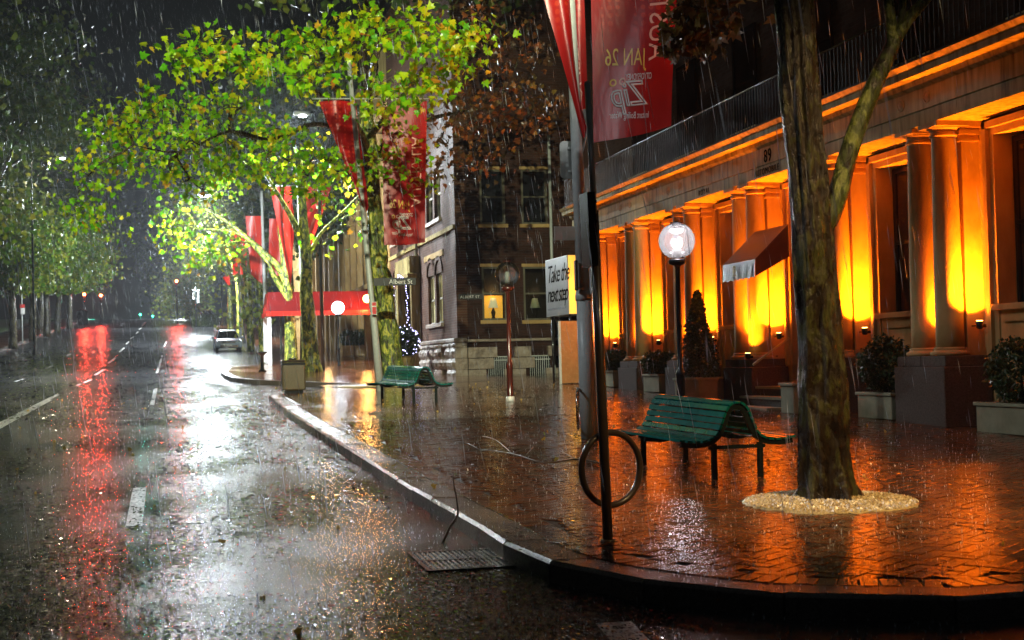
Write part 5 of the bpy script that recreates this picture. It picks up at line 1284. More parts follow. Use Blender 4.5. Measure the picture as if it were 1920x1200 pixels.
# ------------------------------------------------------------------ parked car
def car(X, Y, rot, label):
    t = thing('parked_car', label, 'car', (X, Y, zg(Y)-0.14))
    paint = pbr('silver_blue_paint', [(0.42, 0.50, 0.62), (0.50, 0.58, 0.70)], 0.25, metal=0.0, bs=0, coat=1.0)
    # y: 0 = nose (towards camera), 3.8 = tail
    low = [(0.05, 0.28), (0.0, 0.45), (0.03, 0.62), (0.12, 0.72), (0.55, 0.84), (1.0, 0.93), (3.55, 0.98), (3.75, 0.85), (3.8, 0.5), (3.7, 0.28)]
    b = MB(); vs_ = []; fs_ = []
    ws_ = [0.80, 0.84, 0.85, 0.83, 0.80, 0.80, 0.80, 0.82, 0.84, 0.8]
    n_ = len(low)
    for fx in (-1.0, -0.86, -0.45, 0, 0.45, 0.86, 1.0):
        rnd = {1.0: 0.10, 0.86: 0.03, 0.45: 0.0, 0: 0.0}[abs(fx)]
        for (yy, zz), wd in zip(low, ws_):
            y2 = yy+rnd*1.2 if yy < 1.9 else yy-rnd; z2 = zz-(rnd*0.35 if zz > 0.6 else 0)
            vs_.append((fx*wd, y2, z2))
    for i in range(6):
        for j in range(n_): fs_.append((i*n_+j, (i+1)*n_+j, (i+1)*n_+(j+1) % n_, i*n_+(j+1) % n_))
    fs_ += [tuple(range(n_-1, -1, -1)), tuple(range(6*n_, 7*n_))]
    b.add(vs_, fs_, True); b.build('body', paint, t, local=True)
    gh = [(1.0, 0.90), (1.75, 1.42), (2.1, 1.50), (3.1, 1.49), (3.6, 1.0)]
    b = MB(); vs_ = []; fs_ = []
    for fx, ins in ((-1, 0.0), (-0.8, 0.0), (0.8, 0.0), (1, 0.0)):
        for yy, zz in gh:
            wd = 0.78 if zz < 1.1 else 0.60
            vs_.append((fx*wd, yy+(0.06 if abs(fx) == 1 else 0), zz-(0.04 if abs(fx) == 1 and zz > 1.1 else 0)))
    for i in range(3):
        for j in range(4): fs_.append((i*5+j, (i+1)*5+j, (i+1)*5+j+1, i*5+j+1))
    fs_ += [(0, 1, 2, 3, 4), (19, 18, 17, 16, 15)]
    b.add(vs_, fs_, False); b.build('roof', paint, t, local=True)
    MB().add([(-0.68, 1.03, 0.955), (0.68, 1.03, 0.955), (0.53, 1.69, 1.41), (-0.53, 1.69, 1.41), (-0.68, 1.01, 0.94), (0.68, 1.01, 0.94), (0.53, 1.67, 1.40), (-0.53, 1.67, 1.40)], [(4, 5, 6, 7), (0, 3, 2, 1), (0, 1, 5, 4), (1, 2, 6, 5), (2, 3, 7, 6), (3, 0, 4, 7)]).build('windscreen', 'dark_glass', t, local=True)
    for s_ in (-1, 1):
        MB().add([(s_*0.765, 1.35, 1.0), (s_*0.765, 3.3, 1.02), (s_*0.625, 3.0, 1.40), (s_*0.625, 1.9, 1.41)], [(0, 1, 2, 3) if s_ > 0 else (3, 2, 1, 0)]).build('side_window', 'dark_glass', t, local=True)
        MB().sphere((s_*0.93, 1.35, 0.98), 0.10, 10, 6, 0.8).build('mirror', paint, t, local=True)
        MB().add([(s_*0.48, 0.045, 0.60), (s_*0.76, 0.16, 0.62), (s_*0.74, 0.32, 0.76), (s_*0.52, 0.14, 0.715), (s_*0.48, 0.02, 0.60), (s_*0.77, 0.13, 0.62), (s_*0.75, 0.30, 0.77), (s_*0.52, 0.10, 0.735)], [(4, 5, 6, 7), (0, 1, 5, 4), (1, 2, 6, 5), (2, 3, 7, 6), (3, 0, 4, 7)]).build('headlight', 'white', t, local=True)
        for yy in (0.72, 3.1):
            w_ = MB(); prof = [(0.30, -0.1), (0.31, -0.06), (0.31, 0.06), (0.30, 0.1)]
            vs_ = []; fs_ = []
            for r_, o_ in prof:
                for k in range(18): a_ = k*math.pi/9; vs_.append((s_*0.74+o_, yy+r_*math.cos(a_), 0.31+r_*math.sin(a_)))
            for i in range(3):
                for k in range(18): fs_.append((i*18+k, i*18+(k+1) % 18, (i+1)*18+(k+1) % 18, (i+1)*18+k))
            fs_ += [tuple(range(18)), tuple(range(54, 72))]; w_.add(vs_, fs_, True); wh = w_.build('wheel', 'rubber', t, local=True)
            MB().torus((s_*0.845, yy, 0.31), (0, 1, 0), (0, 0, 1), 0.13, 0.03, 18, 6).build('rim', 'stainless', wh, local=True)
    MB().box(-0.40, 0.40, -0.02, 0.02, 0.60, 0.665).build('upper_grille', 'black', t, local=True)
    MB().box(-0.58, 0.58, -0.03, 0.03, 0.30, 0.44).build('lower_grille', 'black', t, local=True)
    MB().box(-0.19, 0.19, -0.045, -0.031, 0.40, 0.50).build('number_plate', 'white', t, local=True)
    t.rotation_euler = (0, 0, rot); return t
q = G(430, 660, -0.14)
car(q.x, q.y, R(1.5), 'silver blue hatchback parked at the kerb facing the camera')
q2 = G(365, 604, -0.14)
c2 = car(3.4, 176, R(0), 'dark distant car parked by the hedge near the crest')

# ------------------------------------------------------------------ traffic signals
def signal(px, py, Y, base_h, label, lit, power, col, group='traffic signals', post=True):
    q = P(px, py, Y); z0 = zg(Y)
    t = thing('traffic_signal', label, 'traffic light', (q.x, Y, z0), None)
    MB().tube([(q.x, Y+0.15, z0-0.2), (q.x, Y+0.15, q.z+0.25)], 0.07, 8).build('pole', 'dark_iron', t)
    o = {'red': 0.0, 'green': 0.62}[lit]
    MB().box(q.x-0.17, q.x+0.17, Y-0.02, Y+0.14, q.z-0.80+o, q.z+0.20+o, 0.03).build('head', 'black', t)
    for k in range(3):
        zz = q.z+o-0.31*k; on_ = (k == 0 and lit == 'red') or (k == 2 and lit == 'green')
        MB().lathe([(0.115, 0), (0.115, 0.02), (0.07, 0.035), (0.001, 0.04)], (0, 0, 0), 14)
        l = MB(); vs_ = [(q.x+0.15*math.cos(a_*math.pi/8), Y-0.035, zz+0.15*math.sin(a_*math.pi/8)) for a_ in range(16)]+[(q.x, Y-0.065, zz)]
        l.add(vs_, [(i, (i+1) % 16, 16) for i in range(16)]); l.build('lens', ({'red': 'red_sig', 'green': 'green_sig'}[lit] if on_ else 'lens_off'), t)
        v = MB(); vs_ = []; fs_ = []
        for a_ in range(9):
            an = math.pi*a_/8; vs_ += [(q.x+0.13*math.cos(an), Y-0.03, zz+0.13*math.sin(an)), (q.x+0.13*math.cos(an), Y-0.22, zz+0.13*math.sin(an))]
            if a_: fs_.append((2*a_-2, 2*a_-1, 2*a_+1, 2*a_))
        v.add(vs_, fs_); v.build('visor', 'black', t)
    light('signal_glow', (q.x, Y-0.30, q.z), col, power*0.9, 0.12, 'SPOT', (0.03, -1, -0.06), R(46), 0.5)
    light('signal_halo', (q.x, Y-0.30, q.z), col, power*0.25, 0.15)
signal(158, 552, 172, 3.5, 'red traffic signal farther left of the red pair', 'red', 2600, (1, 0.05, 0.03))
signal(189, 554, 176, 3.5, 'red traffic signal farther right of the red pair', 'red', 2600, (1, 0.05, 0.03))
signal(331, 527, 178, 4.5, 'red traffic signal hidden in leaves above the white glare', 'red', 1800, (1, 0.05, 0.03))
signal(263, 590, 290, 4, 'brighter green traffic signal beyond the crest', 'green', 1500, (0.05, 1, 0.6))
signal(286, 593, 300, 4, 'smaller green traffic signal beyond the crest', 'green', 900, (0.05, 1, 0.6))
# dark pole mounted signal on the right, back to the camera
q = P(367, 560, 150)
t = thing('traffic_signal', 'unlit back facing traffic signal above the hedge', 'traffic light', (q.x, 150, zg(150)))
MB().tube([(q.x, 150, zg(150)), (q.x, 150, q.z+1.2)], 0.08, 8).build('pole', 'dark_iron', t)
MB().box(q.x-0.35, q.x-0.05, 149.8, 150.1, q.z-0.1, q.z+0.95, 0.03).box(q.x+0.08, q.x+0.38, 149.8, 150.1, q.z-0.5, q.z+0.9, 0.03).build('head', 'black', t)
# left park sign and bin
q = G(42, 644)
t = thing('park_sign', 'small red and white sign on a post in the park verge', 'sign', q)
MB().tube([q, (q.x, q.y, P(42, 553, q.y).z)], 0.04, 6).build('post', 'steel', t)
a = P(42, 574, q.y); MB().lathe([(0.22, 0), (0.22, 0.01)], (0, 0, 0), 12)
MB().box(a.x-0.18, a.x+0.18, q.y-0.06, q.y-0.04, a.z-0.13, a.z+0.13).build('red_plate', 'red_print', t)
MB().box(a.x-0.12, a.x+0.18, q.y-0.07, q.y-0.04, a.z-0.62, a.z-0.15).build('white_plate', 'white', t)
q = G(155, 610)
t = thing('litter_bin', 'round dark litter bin under the red signals', 'bin', q)
MB().lathe([(0.55, 0), (0.6, 0.1), (0.6, 1.5), (0.62, 1.55), (0.3, 1.7)], q, 14).build('body', 'black', t)
MB().lathe([(0.3, 0), (0.1, 0.08)], q+Vector((0, 0, 1.7)), 12).build('lid', 'dark_iron', t)

# ================================================================== TREES
def wob(pts, n=4, amp=0.05):
    out = []
    for a, b in zip(pts, pts[1:]):
        for i in range(n):
            p = a.lerp(b, i/n)
            if out: p = p+Vector((random.gauss(0, amp), random.gauss(0, amp), 0))
            out.append(p)
    return out+[pts[-1]]
def smooth_pts(pts, r, n=4):
    q = []; rr_ = []
    m = len(pts)
    for i in range(m-1):
        p0, p1, p2, p3 = pts[max(0, i-1)], pts[i], pts[i+1], pts[min(m-1, i+2)]
        for k in range(n):
            t = k/n; q.append(0.5*((2*p1)+(p2-p0)*t+(2*p0-5*p1+4*p2-p3)*t*t+(3*p1-p0-3*p2+p3)*t**3)); rr_.append(r[i]+(r[i+1]-r[i])*t)
    return q+[pts[-1]], rr_+[r[-1]]
def limb(b, pts, r, n=10, lump=0.0, sub=4):
    q, rr_ = smooth_pts([Vector(p) for p in pts], r, sub)
    k0 = len(b.v); b.tube(q, rr_, n)
    if lump:
        for i in range(k0, len(b.v)):
            v = Vector(b.v[i]); ring = (i-k0)//n; c = q[min(ring, len(q)-1)]; d = v-c
            a_ = (i-k0) % n
            f_ = 1+lump*(math.sin(a_*2.1+v.z*2.3)*0.6+math.sin(a_*3.7+v.z*5.1+1)*0.4)
            b.v[i] = tuple(c+d*f_)
    return q, rr_
def clusters_tree(t, hub, clusters, mat_b, spread, count, size, shape, m_leaf, own=0, r0=0.09, sy=1.0):
    """grow branches from the hub points to every cluster, then leaf each cluster"""
    nodes = [(Vector(h), r0) for h in hub]; br = MB(); todo = [Vector(c) for c in clusters]
    todo.sort(key=lambda c: min((c-n[0]).length for n in nodes))
    tw = []
    for c in todo:
        n0, r_ = min(nodes, key=lambda n: (c-n[0]).length+0.0)
        mid1 = n0.lerp(c, 0.35)+Vector((random.gauss(0, 0.08), random.gauss(0, 0.08), random.gauss(0.1, 0.08)))*min(1, (c-n0).length)
        mid2 = n0.lerp(c, 0.7)+Vector((random.gauss(0, 0.06), random.gauss(0, 0.06), random.gauss(0.1, 0.08)))*min(1, (c-n0).length)
        r1 = max(0.008, r_*0.72)
        q, rr_ = smooth_pts([n0, mid1, mid2, c], [r_*0.85, r_*0.8, r1, r1*0.8], 3)
        br.tube(q, rr_, 5)
        nodes.append((mid2, r1)); nodes.append((c, r1*0.8))
        for _ in range(4):
            e = c+Vector((random.gauss(0, spread*0.8), random.gauss(0, spread*0.8), random.gauss(0, spread*0.6)))
            br.tube([c, c.lerp(e, 0.5)+Vector((0, 0, 0.04)), e], [0.008, 0.006, 0.003], 4, False)
    br.build('branches', mat_b, t, kind='stuff')
    pts = []
    for c in todo:
        n = int(count*random.uniform(0.6, 1.4))
        pts.append(rng.normal(size=(n, 3))*np.array([spread, spread*sy, spread*0.62])+np.array(c))
    pts = np.concatenate(pts)
    return pts
def leaf_objects(t, pts, size, m):
    me = bpy.data.meshes.new('leaf'); me.from_pydata([tuple(v) for v in LEAF], [], LEAF_F); me.materials.append(M[m]); me.update()
    o0 = org(t)
    for p in pts:
        o = bpy.data.objects.new('leaf', me); COL.objects.link(o); o.parent = t
        o.location = Vector(p)-o0; s = size*random.uniform(0.75, 1.3); o.scale = (s, s, s)
        o.rotation_euler = (random.gauss(-2.2, 0.6), random.gauss(0, 0.6), random.uniform(0, 6.28))

# --- near tree on the gravel disc
gq = G(1556, 941); gz = zg(gq.y)
gd = thing('gravel_disc', 'round bed of glued yellow gravel around the near trunk', 'tree surround', gq)
b = MB(); n_ = 64; vs_ = [(gq.x, gq.y, gz+0.035)]; fs_ = []
rings = [(0.30, 0.035), (0.55, 0.028), (0.66, 0.018), (0.72, 0.004), (0.725, -0.03)]
for r_, dz in rings:
    for k in range(n_): a_ = 2*math.pi*k/n_; rr2 = r_*(1+0.012*math.sin(5*a_)); yy = gq.y+rr2*math.sin(a_); vs_.append((gq.x+rr2*math.cos(a_), yy, zg(yy)+dz))
for k in range(n_): fs_.append((0, 1+k, 1+(k+1) % n_))
for j in range(len(rings)-1):
    for k in range(n_): fs_.append((1+j*n_+k, 1+(j+1)*n_+k, 1+(j+1)*n_+(k+1) % n_, 1+j*n_+(k+1) % n_))
b.add(vs_, fs_, True).build('bed', 'gravel', gd)
b = MB()
for i in range(5200):
    r_ = 0.71*math.sqrt(random.random()); a_ = random.uniform(0, 6.283); x, yy = gq.x+r_*math.cos(a_), gq.y+r_*math.sin(a_)
    s = random.uniform(0.010, 0.022); zz = zg(yy)+0.034*(1-(r_/0.74)**4)+0.002; o_ = random.uniform(0, 3)
    b.add([(x+s*math.cos(o_), yy+s*math.sin(o_), zz), (x+s*math.cos(o_+2.1), yy+s*math.sin(o_+2.1), zz), (x+s*math.cos(o_+4.2), yy+s*math.sin(o_+4.2), zz), (x, yy, zz+s*0.9)], [(0, 1, 3), (1, 2, 3), (2, 0, 3)])
b.build('pebble', leaf_mat('gravel_pebble', [(0, (0.30, 0.20, 0.09)), (0.5, (0.62, 0.47, 0.22)), (1, (0.9, 0.78, 0.5))], 0.0, 0.3), gd, kind='stuff')

t1 = thing('plane_tree', 'nearest wet dark tree trunk forking beside the awning', 'tree', G(1550, 932))
Yt = 11.1; K = Yt/F
def T(px, py, Y=Yt): return P(px, py, Y)
from mathutils import noise as mn
def rough_trunk(b, k0, q, n, z0, flare, amp=0.03, lobes=5, ph=0.0):
    for i in range(k0, len(b.v)):
        v = Vector(b.v[i]); c = q[min((i-k0)//n, len(q)-1)]; d = v-c; r_ = d.length
        if r_ < 1e-4: continue
        a_ = math.atan2(d.y, d.x); h_ = max(0.0, v.z-z0)
        e = Vector((math.cos(a_)*2.2, math.sin(a_)*2.2, v.z*0.9))
        f_ = amp*(mn.noise(e*1.3)*2.0+mn.noise(Vector((a_*5, v.z*1.1, 3.0)))*0.9+mn.noise(Vector((math.cos(a_)*9, math.sin(a_)*9, v.z*3.5)))*0.5)
        f_ += flare*math.exp(-h_/0.2)*(0.25+max(0.0, math.cos(lobes*a_+ph))**1.5)
        b.v[i] = tuple(v+d/r_*f_)
b = MB()
q_, r_q = limb(b, [T(1552, 942), T(1549, 905), T(1546, 830), T(1540, 700), T(1533, 560), T(1522, 430), T(1511, 300), T(1500, 180), T(1492, 60), T(1484, -60), T(1470, -260), T(1450, -520)],
     [0.20, 0.195, 0.19, 0.182, 0.172, 0.168, 0.16, 0.157, 0.153, 0.146, 0.12, 0.08], 72, 0.0, 22)
rough_trunk(b, 0, q_, 72, T(1552, 942).z, 0.11, 0.022, 5, 0.7)
b.build('trunk', 'bark_dark', t1)
b = MB()
limb(b, [T(1530, 440), T(1550, 412), T(1572, 360), T(1590, 290), T(1622, 200), T(1662, 110), T(1692, 50), T(1735, 0), T(1800, -70)], [0.105, 0.098, 0.088, 0.082, 0.075, 0.067, 0.058, 0.045, 0.03], 14, 0.06)
limb(b, [T(1668, 110), T(1672, 60), T(1665, 0), T(1655, -80)], [0.055, 0.05, 0.045, 0.03], 10, 0.05)
limb(b, [T(1690, 55), T(1692, 10), T(1700, -50)], [0.04, 0.035, 0.02], 8)
b.build('limb', 'bark_moss', t1)
# roots flare
b = MB()
for a_ in (0.4, 1.7, 2.9, 4.1, 5.3):
    c = G(1552, 940); r_ = 0.26
    limb(b, [c+Vector((0.12*math.cos(a_), 0.12*math.sin(a_), 0.35)), c+Vector((0.2*math.cos(a_), 0.2*math.sin(a_), 0.12)), c+Vector((r_*math.cos(a_), r_*math.sin(a_), 0.0))], [0.08, 0.085, 0.05], 8)
pass
cl = [T(x, y, Yt+dy) for x, y, dy in [(1290, 40, 3), (1310, 70, 3.3), (1330, 20, 2.6), (1275, 75, 3.4), (1350, -30, 2), (1400, -60, 1.5), (1300, -20, 2.8), (1460, -120, 0.5), (1560, -120, 0), (1700, -90, 0), (1800, -100, 0.4)]]
pts = clusters_tree(t1, [T(1484, -60), T(1735, 0)], cl, 'bark_dark', 0.16, 70, 0.16, 'LEAF', 'leaf_orange')
leaves(pts, 0.13).build('foliage', 'leaf_dim', t1, kind='stuff')

# --- big mottled plane tree by the crossing
Y4 = G(741, 722).y
t2_ = thing('plane_tree', 'mottled yellow green trunk right of centre with bright spreading leaves', 'tree', G(741, 722))
def T2(px, py, Y=Y4): return P(px, py, Y)
b = MB()
q, rr_ = limb(b, [T2(742, 726), T2(738, 700), T2(731, 640), T2(722, 580), T2(716, 530), T2(706, 505), T2(709, 480), T2(706, 430), T2(700, 380), T2(695, 320), T2(690, 250), T2(686, 180)],
     [0.33, 0.31, 0.28, 0.28, 0.29, 0.30, 0.25, 0.225, 0.20, 0.21, 0.19, 0.13], 40, 0.0, 12)
rough_trunk(b, 0, q, 40, T2(742, 726).z, 0.16, 0.035, 6)
b.build('trunk', 'bark', t2_)
b = MB()
for pp, rr2 in [([(697, 330, 0), (665, 250, -0.5), (620, 195, -1.5), (560, 150, -3)], [0.14, 0.11, 0.08, 0.05]),
                ([(692, 280, 0), (655, 215, -1), (600, 120, -3), (540, 60, -6)], [0.12, 0.09, 0.06, 0.04]),
                ([(688, 220, 0), (700, 120, -3), (720, 60, -6)], [0.10, 0.07, 0.04]),
                ([(690, 260, 0), (740, 200, -2), (800, 120, -6)], [0.10, 0.07, 0.04]),
                ([(694, 300, 0), (760, 240, 1), (860, 210, 2), (960, 200, 2)], [0.10, 0.08, 0.05, 0.03]),
                ([(700, 370, 0), (650, 320, -2), (600, 290, -3)], [0.08, 0.05, 0.03]),
                ([(686, 180, 0), (680, 90, 0), (690, -20, 0)], [0.13, 0.1, 0.06]),
                ([(660, 250, -0.5), (590, 232, -2), (510, 262, -4), (430, 246, -5), (340, 285, -7), (250, 272, -8)], [0.085, 0.065, 0.05, 0.036, 0.024, 0.010])]:
    limb(b, [T2(x, y, Y4+d) for x, y, d in pp], rr2, 9, 0.05)
b.build('limb', 'bark_dark', t2_)
bright = [(330, 95), (345, 120), (380, 80), (395, 110), (430, 95), (450, 115), (480, 85), (520, 105), (545, 125), (570, 95), (600, 120), (585, 150), (560, 70), (620, 80), (650, 55), (675, 25), (672, 75), (700, 45), (710, 80), (640, 100), (745, 60), (780, 45), (790, 80), (820, 70), (845, 95), (880, 72), (895, 60), (860, 120), (835, 150), (805, 140), (780, 165), (750, 185), (720, 195), (800, 175), (715, 160), (830, 60), (490, 130), (630, 130), (470, 140)]
left_ = [(270, 175), (230, 205), (250, 230), (200, 225), (190, 260), (225, 280), (210, 310), (165, 330), (190, 350), (140, 385), (160, 405), (185, 420), (240, 250), (290, 220), (310, 250), (340, 260), (330, 200), (360, 190), (350, 230), (400, 250), (380, 300), (300, 300), (260, 290), (320, 320), (430, 190), (410, 210), (460, 200), (480, 240), (440, 280), (500, 290), (520, 330), (480, 330), (430, 330), (395, 335), (370, 270), (285, 265), (300, 190), (520, 240), (560, 170), (550, 260), (150, 305), (255, 330), (420, 300), (465, 310), (345, 340), (380, 355), (540, 300), (505, 260)]
right_ = [(600, 290), (632, 322), (655, 330), (645, 310), (575, 330), (720, 300), (735, 330), (700, 170), (760, 320), (730, 290), (755, 250), (780, 290), (790, 350), (705, 210), (590, 365), (560, 355)]
allc = []
for (x, y) in bright: allc.append(T2(x, y, Y4+random.uniform(-14, -9)))
for (x, y) in left_: allc.append(T2(x, y, Y4+random.uniform(-8, 1)))
for (x, y) in right_: allc.append(T2(x, y, Y4+random.uniform(-7, -2)))
pts = clusters_tree(t2_, [T2(560, 150, Y4-3), T2(540, 60, Y4-6), T2(720, 60, Y4-6), T2(800, 120, Y4-6), T2(600, 290, Y4-3), T2(430, 246, Y4-5), T2(340, 285, Y4-7), T2(250, 272, Y4-8)], allc, 'bark_dark', 0.29, 46, 0.2, 'LEAF', 'leaf', r0=0.035)
order = np.argsort(pts[:, 1]); own = order[:290]; rest = order[290:]
leaf_objects(t2_, pts[own], 0.17, 'leaf')
leaves(pts[rest], 0.145).build('foliage', 'leaf', t2_, kind='stuff')
oc = [(870, 210), (900, 190), (940, 200), (980, 190), (1010, 230), (960, 240), (900, 250), (1020, 180), (860, 240), (920, 280), (880, 300), (840, 310), (910, 310), (1000, 210), (830, 250), (800, 220), (840, 280), (900, 230), (950, 170), (990, 150), (860, 180), (770, 270), (1030, 215), (815, 330), (920, 60), (960, 90), (990, 40), (900, 20), (850, 20), (940, 130), (1010, 100)]
oc3 = [T2(x, y, Y4+random.uniform(-4, 2)) for x, y in oc]
pts = clusters_tree(t2_, [T2(860, 210, Y4+2), T2(960, 200, Y4+2)], oc3, 'bark_dark', 0.34, 40, 0.2, 'LEAF', 'leaf_orange', r0=0.035)
leaves(pts, 0.16).build('autumn_foliage', 'leaf_orange', t2_, kind='stuff')
# upper crown, its lack of light put into darker leaf colour
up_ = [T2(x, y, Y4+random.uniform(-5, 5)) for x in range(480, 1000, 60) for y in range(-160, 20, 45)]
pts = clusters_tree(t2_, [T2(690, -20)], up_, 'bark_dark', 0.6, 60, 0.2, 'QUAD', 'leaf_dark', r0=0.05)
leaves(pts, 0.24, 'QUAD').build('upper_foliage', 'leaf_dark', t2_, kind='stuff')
gq3 = G(745, 733)
g2 = thing('gravel_disc', 'round yellow gravel bed under the mottled trunk and bench', 'tree surround', gq3)
MB().lathe([(1.25, -0.03), (1.22, 0.012), (0.9, 0.03), (0.3, 0.04)], (gq3.x+0.1, Y4-0.3, zg(Y4-0.3)+0.012), 40).build('bed', 'gravel', g2)

# --- third and fourth trees
def tree3(base_px, trunk, limbs, cls, label, Y, mb='bark', spread=0.4, count=26, size=0.2, ml='leaf', n=14, hubs=None, shape='QUAD'):
    p = P(base_px[0], base_px[1], Y); p.z = zg(Y)
    t = thing('plane_tree', label, 'tree', p)
    b = MB(); pts = [P(x, y, Y) for x, y, r in trunk]; pts[0].z = zg(Y)-0.1
    limb(b, pts, [r for x, y, r in trunk], n, 0.06); b.build('trunk', mb, t)
    if limbs:
        b = MB()
        for l in limbs: limb(b, [P(x, y, Y+d) for x, y, d, r in l], [r for x, y, d, r in l], 8, 0.05)
        b.build('limb', mb, t)
    if cls:
        cc = [P(x, y, Y+random.uniform(-3, 3)) for x, y in cls]
        h_ = [P(l[-1][0], l[-1][1], Y+l[-1][2]) for l in limbs] or [pts[-1]]
        q = clusters_tree(t, h_, cc, mb, spread, count, size, shape, ml, r0=0.04)
        leaves(q, size, shape).build('foliage', ml, t, kind='stuff')
    return t
Y5 = G(583, 697).y
tree3((585, 698), [(586, 702, 0.42), (582, 660, 0.32), (578, 600, 0.27), (574, 540, 0.24), (575, 490, 0.22), (570, 440, 0.2), (566, 380, 0.17), (560, 300, 0.12)],
      [[(572, 470, 0, 0.14), (552, 420, 0, 0.12), (530, 380, 0, 0.09), (500, 330, 0, 0.05)], [(575, 490, 0, 0.1), (600, 440, 0, 0.07), (640, 400, 0, 0.05), (690, 350, 0, 0.03)]],
      [(600, 350), (620, 390), (640, 430), (660, 400), (600, 460), (680, 440), (540, 300), (500, 300), (580, 280), (610, 300), (650, 350)], 'dark mossy trunk right of the bin with forked top', Y5, 'bark', 0.5, 14, 0.2, 'leaf')
Y6 = 66
tree3((545, 672), [(546, 668, 0.34), (545, 640, 0.28), (543, 600, 0.24), (540, 555, 0.24), (537, 520, 0.22), (533, 470, 0.2), (528, 430, 0.17), (522, 400, 0.10)],
      [[(540, 545, 0, 0.2), (525, 505, 0, 0.16), (490, 470, 0, 0.14), (455, 440, 0, 0.12), (425, 415, 0, 0.08), (385, 392, 0, 0.04)], [(540, 560, 0, 0.16), (515, 520, 0, 0.12), (500, 490, 0, 0.1), (470, 455, 0, 0.07)], [(455, 440, 0, 0.09), (420, 432, 0, 0.07), (370, 428, 0, 0.04)]],
      [(350, 400), (380, 380), (330, 420), (400, 440), (370, 460), (340, 450), (390, 470), (420, 460), (310, 440), (360, 490), (385, 500), (345, 380), (300, 400), (400, 360), (420, 350)], 'slim lime lit trunk behind the bin with long limb reaching left', Y6, 'bark', 0.6, 40, 0.2, 'leaf')
bk = [((492, 655), 78, 'trunk with sparse leaves just left of the canopy post', [(492, 657, 0.2), (490, 600, 0.16), (488, 540, 0.14), (470, 480, 0.1), (440, 450, 0.06)], [(470, 520), (480, 560), (500, 540), (465, 600), (480, 590), (450, 470), (440, 500)]),
      ((470, 640), 92, 'slender grey trunk behind the parked car to its right', [(470, 645, 0.25), (468, 590, 0.2), (462, 520, 0.17), (445, 460, 0.1), (420, 420, 0.06)], [(420, 420), (440, 400), (400, 430), (460, 430), (380, 440), (430, 470)]),
      ((450, 625), 112, 'grey trunk directly behind the parked car', [(450, 632, 0.28), (449, 580, 0.22), (444, 520, 0.2), (425, 460, 0.1)], [(400, 420), (420, 400), (380, 400), (440, 450), (360, 430), (400, 480)]),
      ((432, 615), 132, 'pale trunk behind the hedge end', [(432, 620, 0.3), (431, 570, 0.25), (428, 520, 0.2), (410, 470, 0.1)], [(390, 470), (370, 500), (410, 440), (350, 480), (400, 510)]),
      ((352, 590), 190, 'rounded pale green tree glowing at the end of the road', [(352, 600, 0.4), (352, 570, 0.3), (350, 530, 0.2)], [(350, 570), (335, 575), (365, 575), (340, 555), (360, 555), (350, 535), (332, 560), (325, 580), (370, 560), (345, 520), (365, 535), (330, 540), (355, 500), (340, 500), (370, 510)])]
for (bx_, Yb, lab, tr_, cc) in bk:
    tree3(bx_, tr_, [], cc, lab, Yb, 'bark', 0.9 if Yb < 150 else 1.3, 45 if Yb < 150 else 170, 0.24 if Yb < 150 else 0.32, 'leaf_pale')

# --- park side trees: trunk positions from the photo, crowns filled with leaf faces
def crown_tree(X, Y, H, rad, label, n, size, r=0.22, ml='leaf_dark', low=0.28, fork=False, ntr=0):
    z0 = zg(Y); t = thing('park_tree', label, 'tree', (X, Y, z0), 'park trees lining the left kerb')
    b = MB(); h0 = H*low+1.2
    limb(b, [(X, Y, z0-0.1), (X+0.05, Y, z0+h0*0.5), (X+random.gauss(0, 0.2), Y, z0+h0), (X+random.gauss(0, 0.4), Y, z0+H*0.7)], [r*1.25, r, r*0.85, r*0.4], 10, 0.06)
    b.build('trunk', 'bark_dark', t)
    b = MB(); cl_ = []
    for k in range(10):
        a_ = k*2.4+random.random(); rr2 = rad*random.uniform(0.5, 0.85); zz = z0+H*random.uniform(low+0.1, 0.85)
        e = Vector((X+rr2*math.cos(a_), Y+rr2*math.sin(a_), zz)); s = Vector((X, Y, z0+h0*random.uniform(0.75, 1.2)))
        limb(b, [s, s.lerp(e, 0.5)+Vector((0, 0, 0.5)), e], [r*0.5, r*0.3, 0.03], 6)
    b.build('limb', 'bark_dark', t)
    nc = 46; P_ = []
    for k in range(nc):
        q = rng.normal(size=3); q /= np.linalg.norm(q); s = rng.uniform(0.35, 1.0)
        c = np.array([X+q[0]*rad*s, Y+q[1]*rad*s, z0+H*(low+1)/2+q[2]*H*(1-low)/2*s])
        P_.append(c+rng.normal(size=(int(n/nc), 3))*np.array([rad, rad, rad*0.6])*0.16)
    P_ = np.concatenate(P_); P_ = P_[P_[:, 2] > z0+3.7]
    leaves(P_, size, 'QUAD').build('foliage', ml, t, kind='stuff')
    return t
ptx = [(24, 652), (61, 638), (88, 630), (108, 624), (130, 616)]
labs = ['leftmost park trunk by the near footpath', 'thin park trunk second from the left edge', 'dark park trunk third from the left edge', 'park trunk just left of the forked one', 'forked park trunk left of the red signals']
for (x, y), lab in zip(ptx, labs):
    q = G(x, y); crown_tree(q.x, q.y, 11, 4.6, lab, 9000, 0.24, 0.26, 'leaf_mid')
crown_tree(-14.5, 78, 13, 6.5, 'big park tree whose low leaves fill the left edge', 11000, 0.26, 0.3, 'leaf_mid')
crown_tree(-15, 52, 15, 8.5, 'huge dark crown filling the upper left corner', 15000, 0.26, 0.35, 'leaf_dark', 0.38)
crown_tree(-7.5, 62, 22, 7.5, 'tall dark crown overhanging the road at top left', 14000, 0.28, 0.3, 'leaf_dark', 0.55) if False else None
crown_tree(-13, 96, 24, 8.5, 'very tall dark park tree behind the others', 14000, 0.32, 0.4, 'leaf_dark', 0.3)
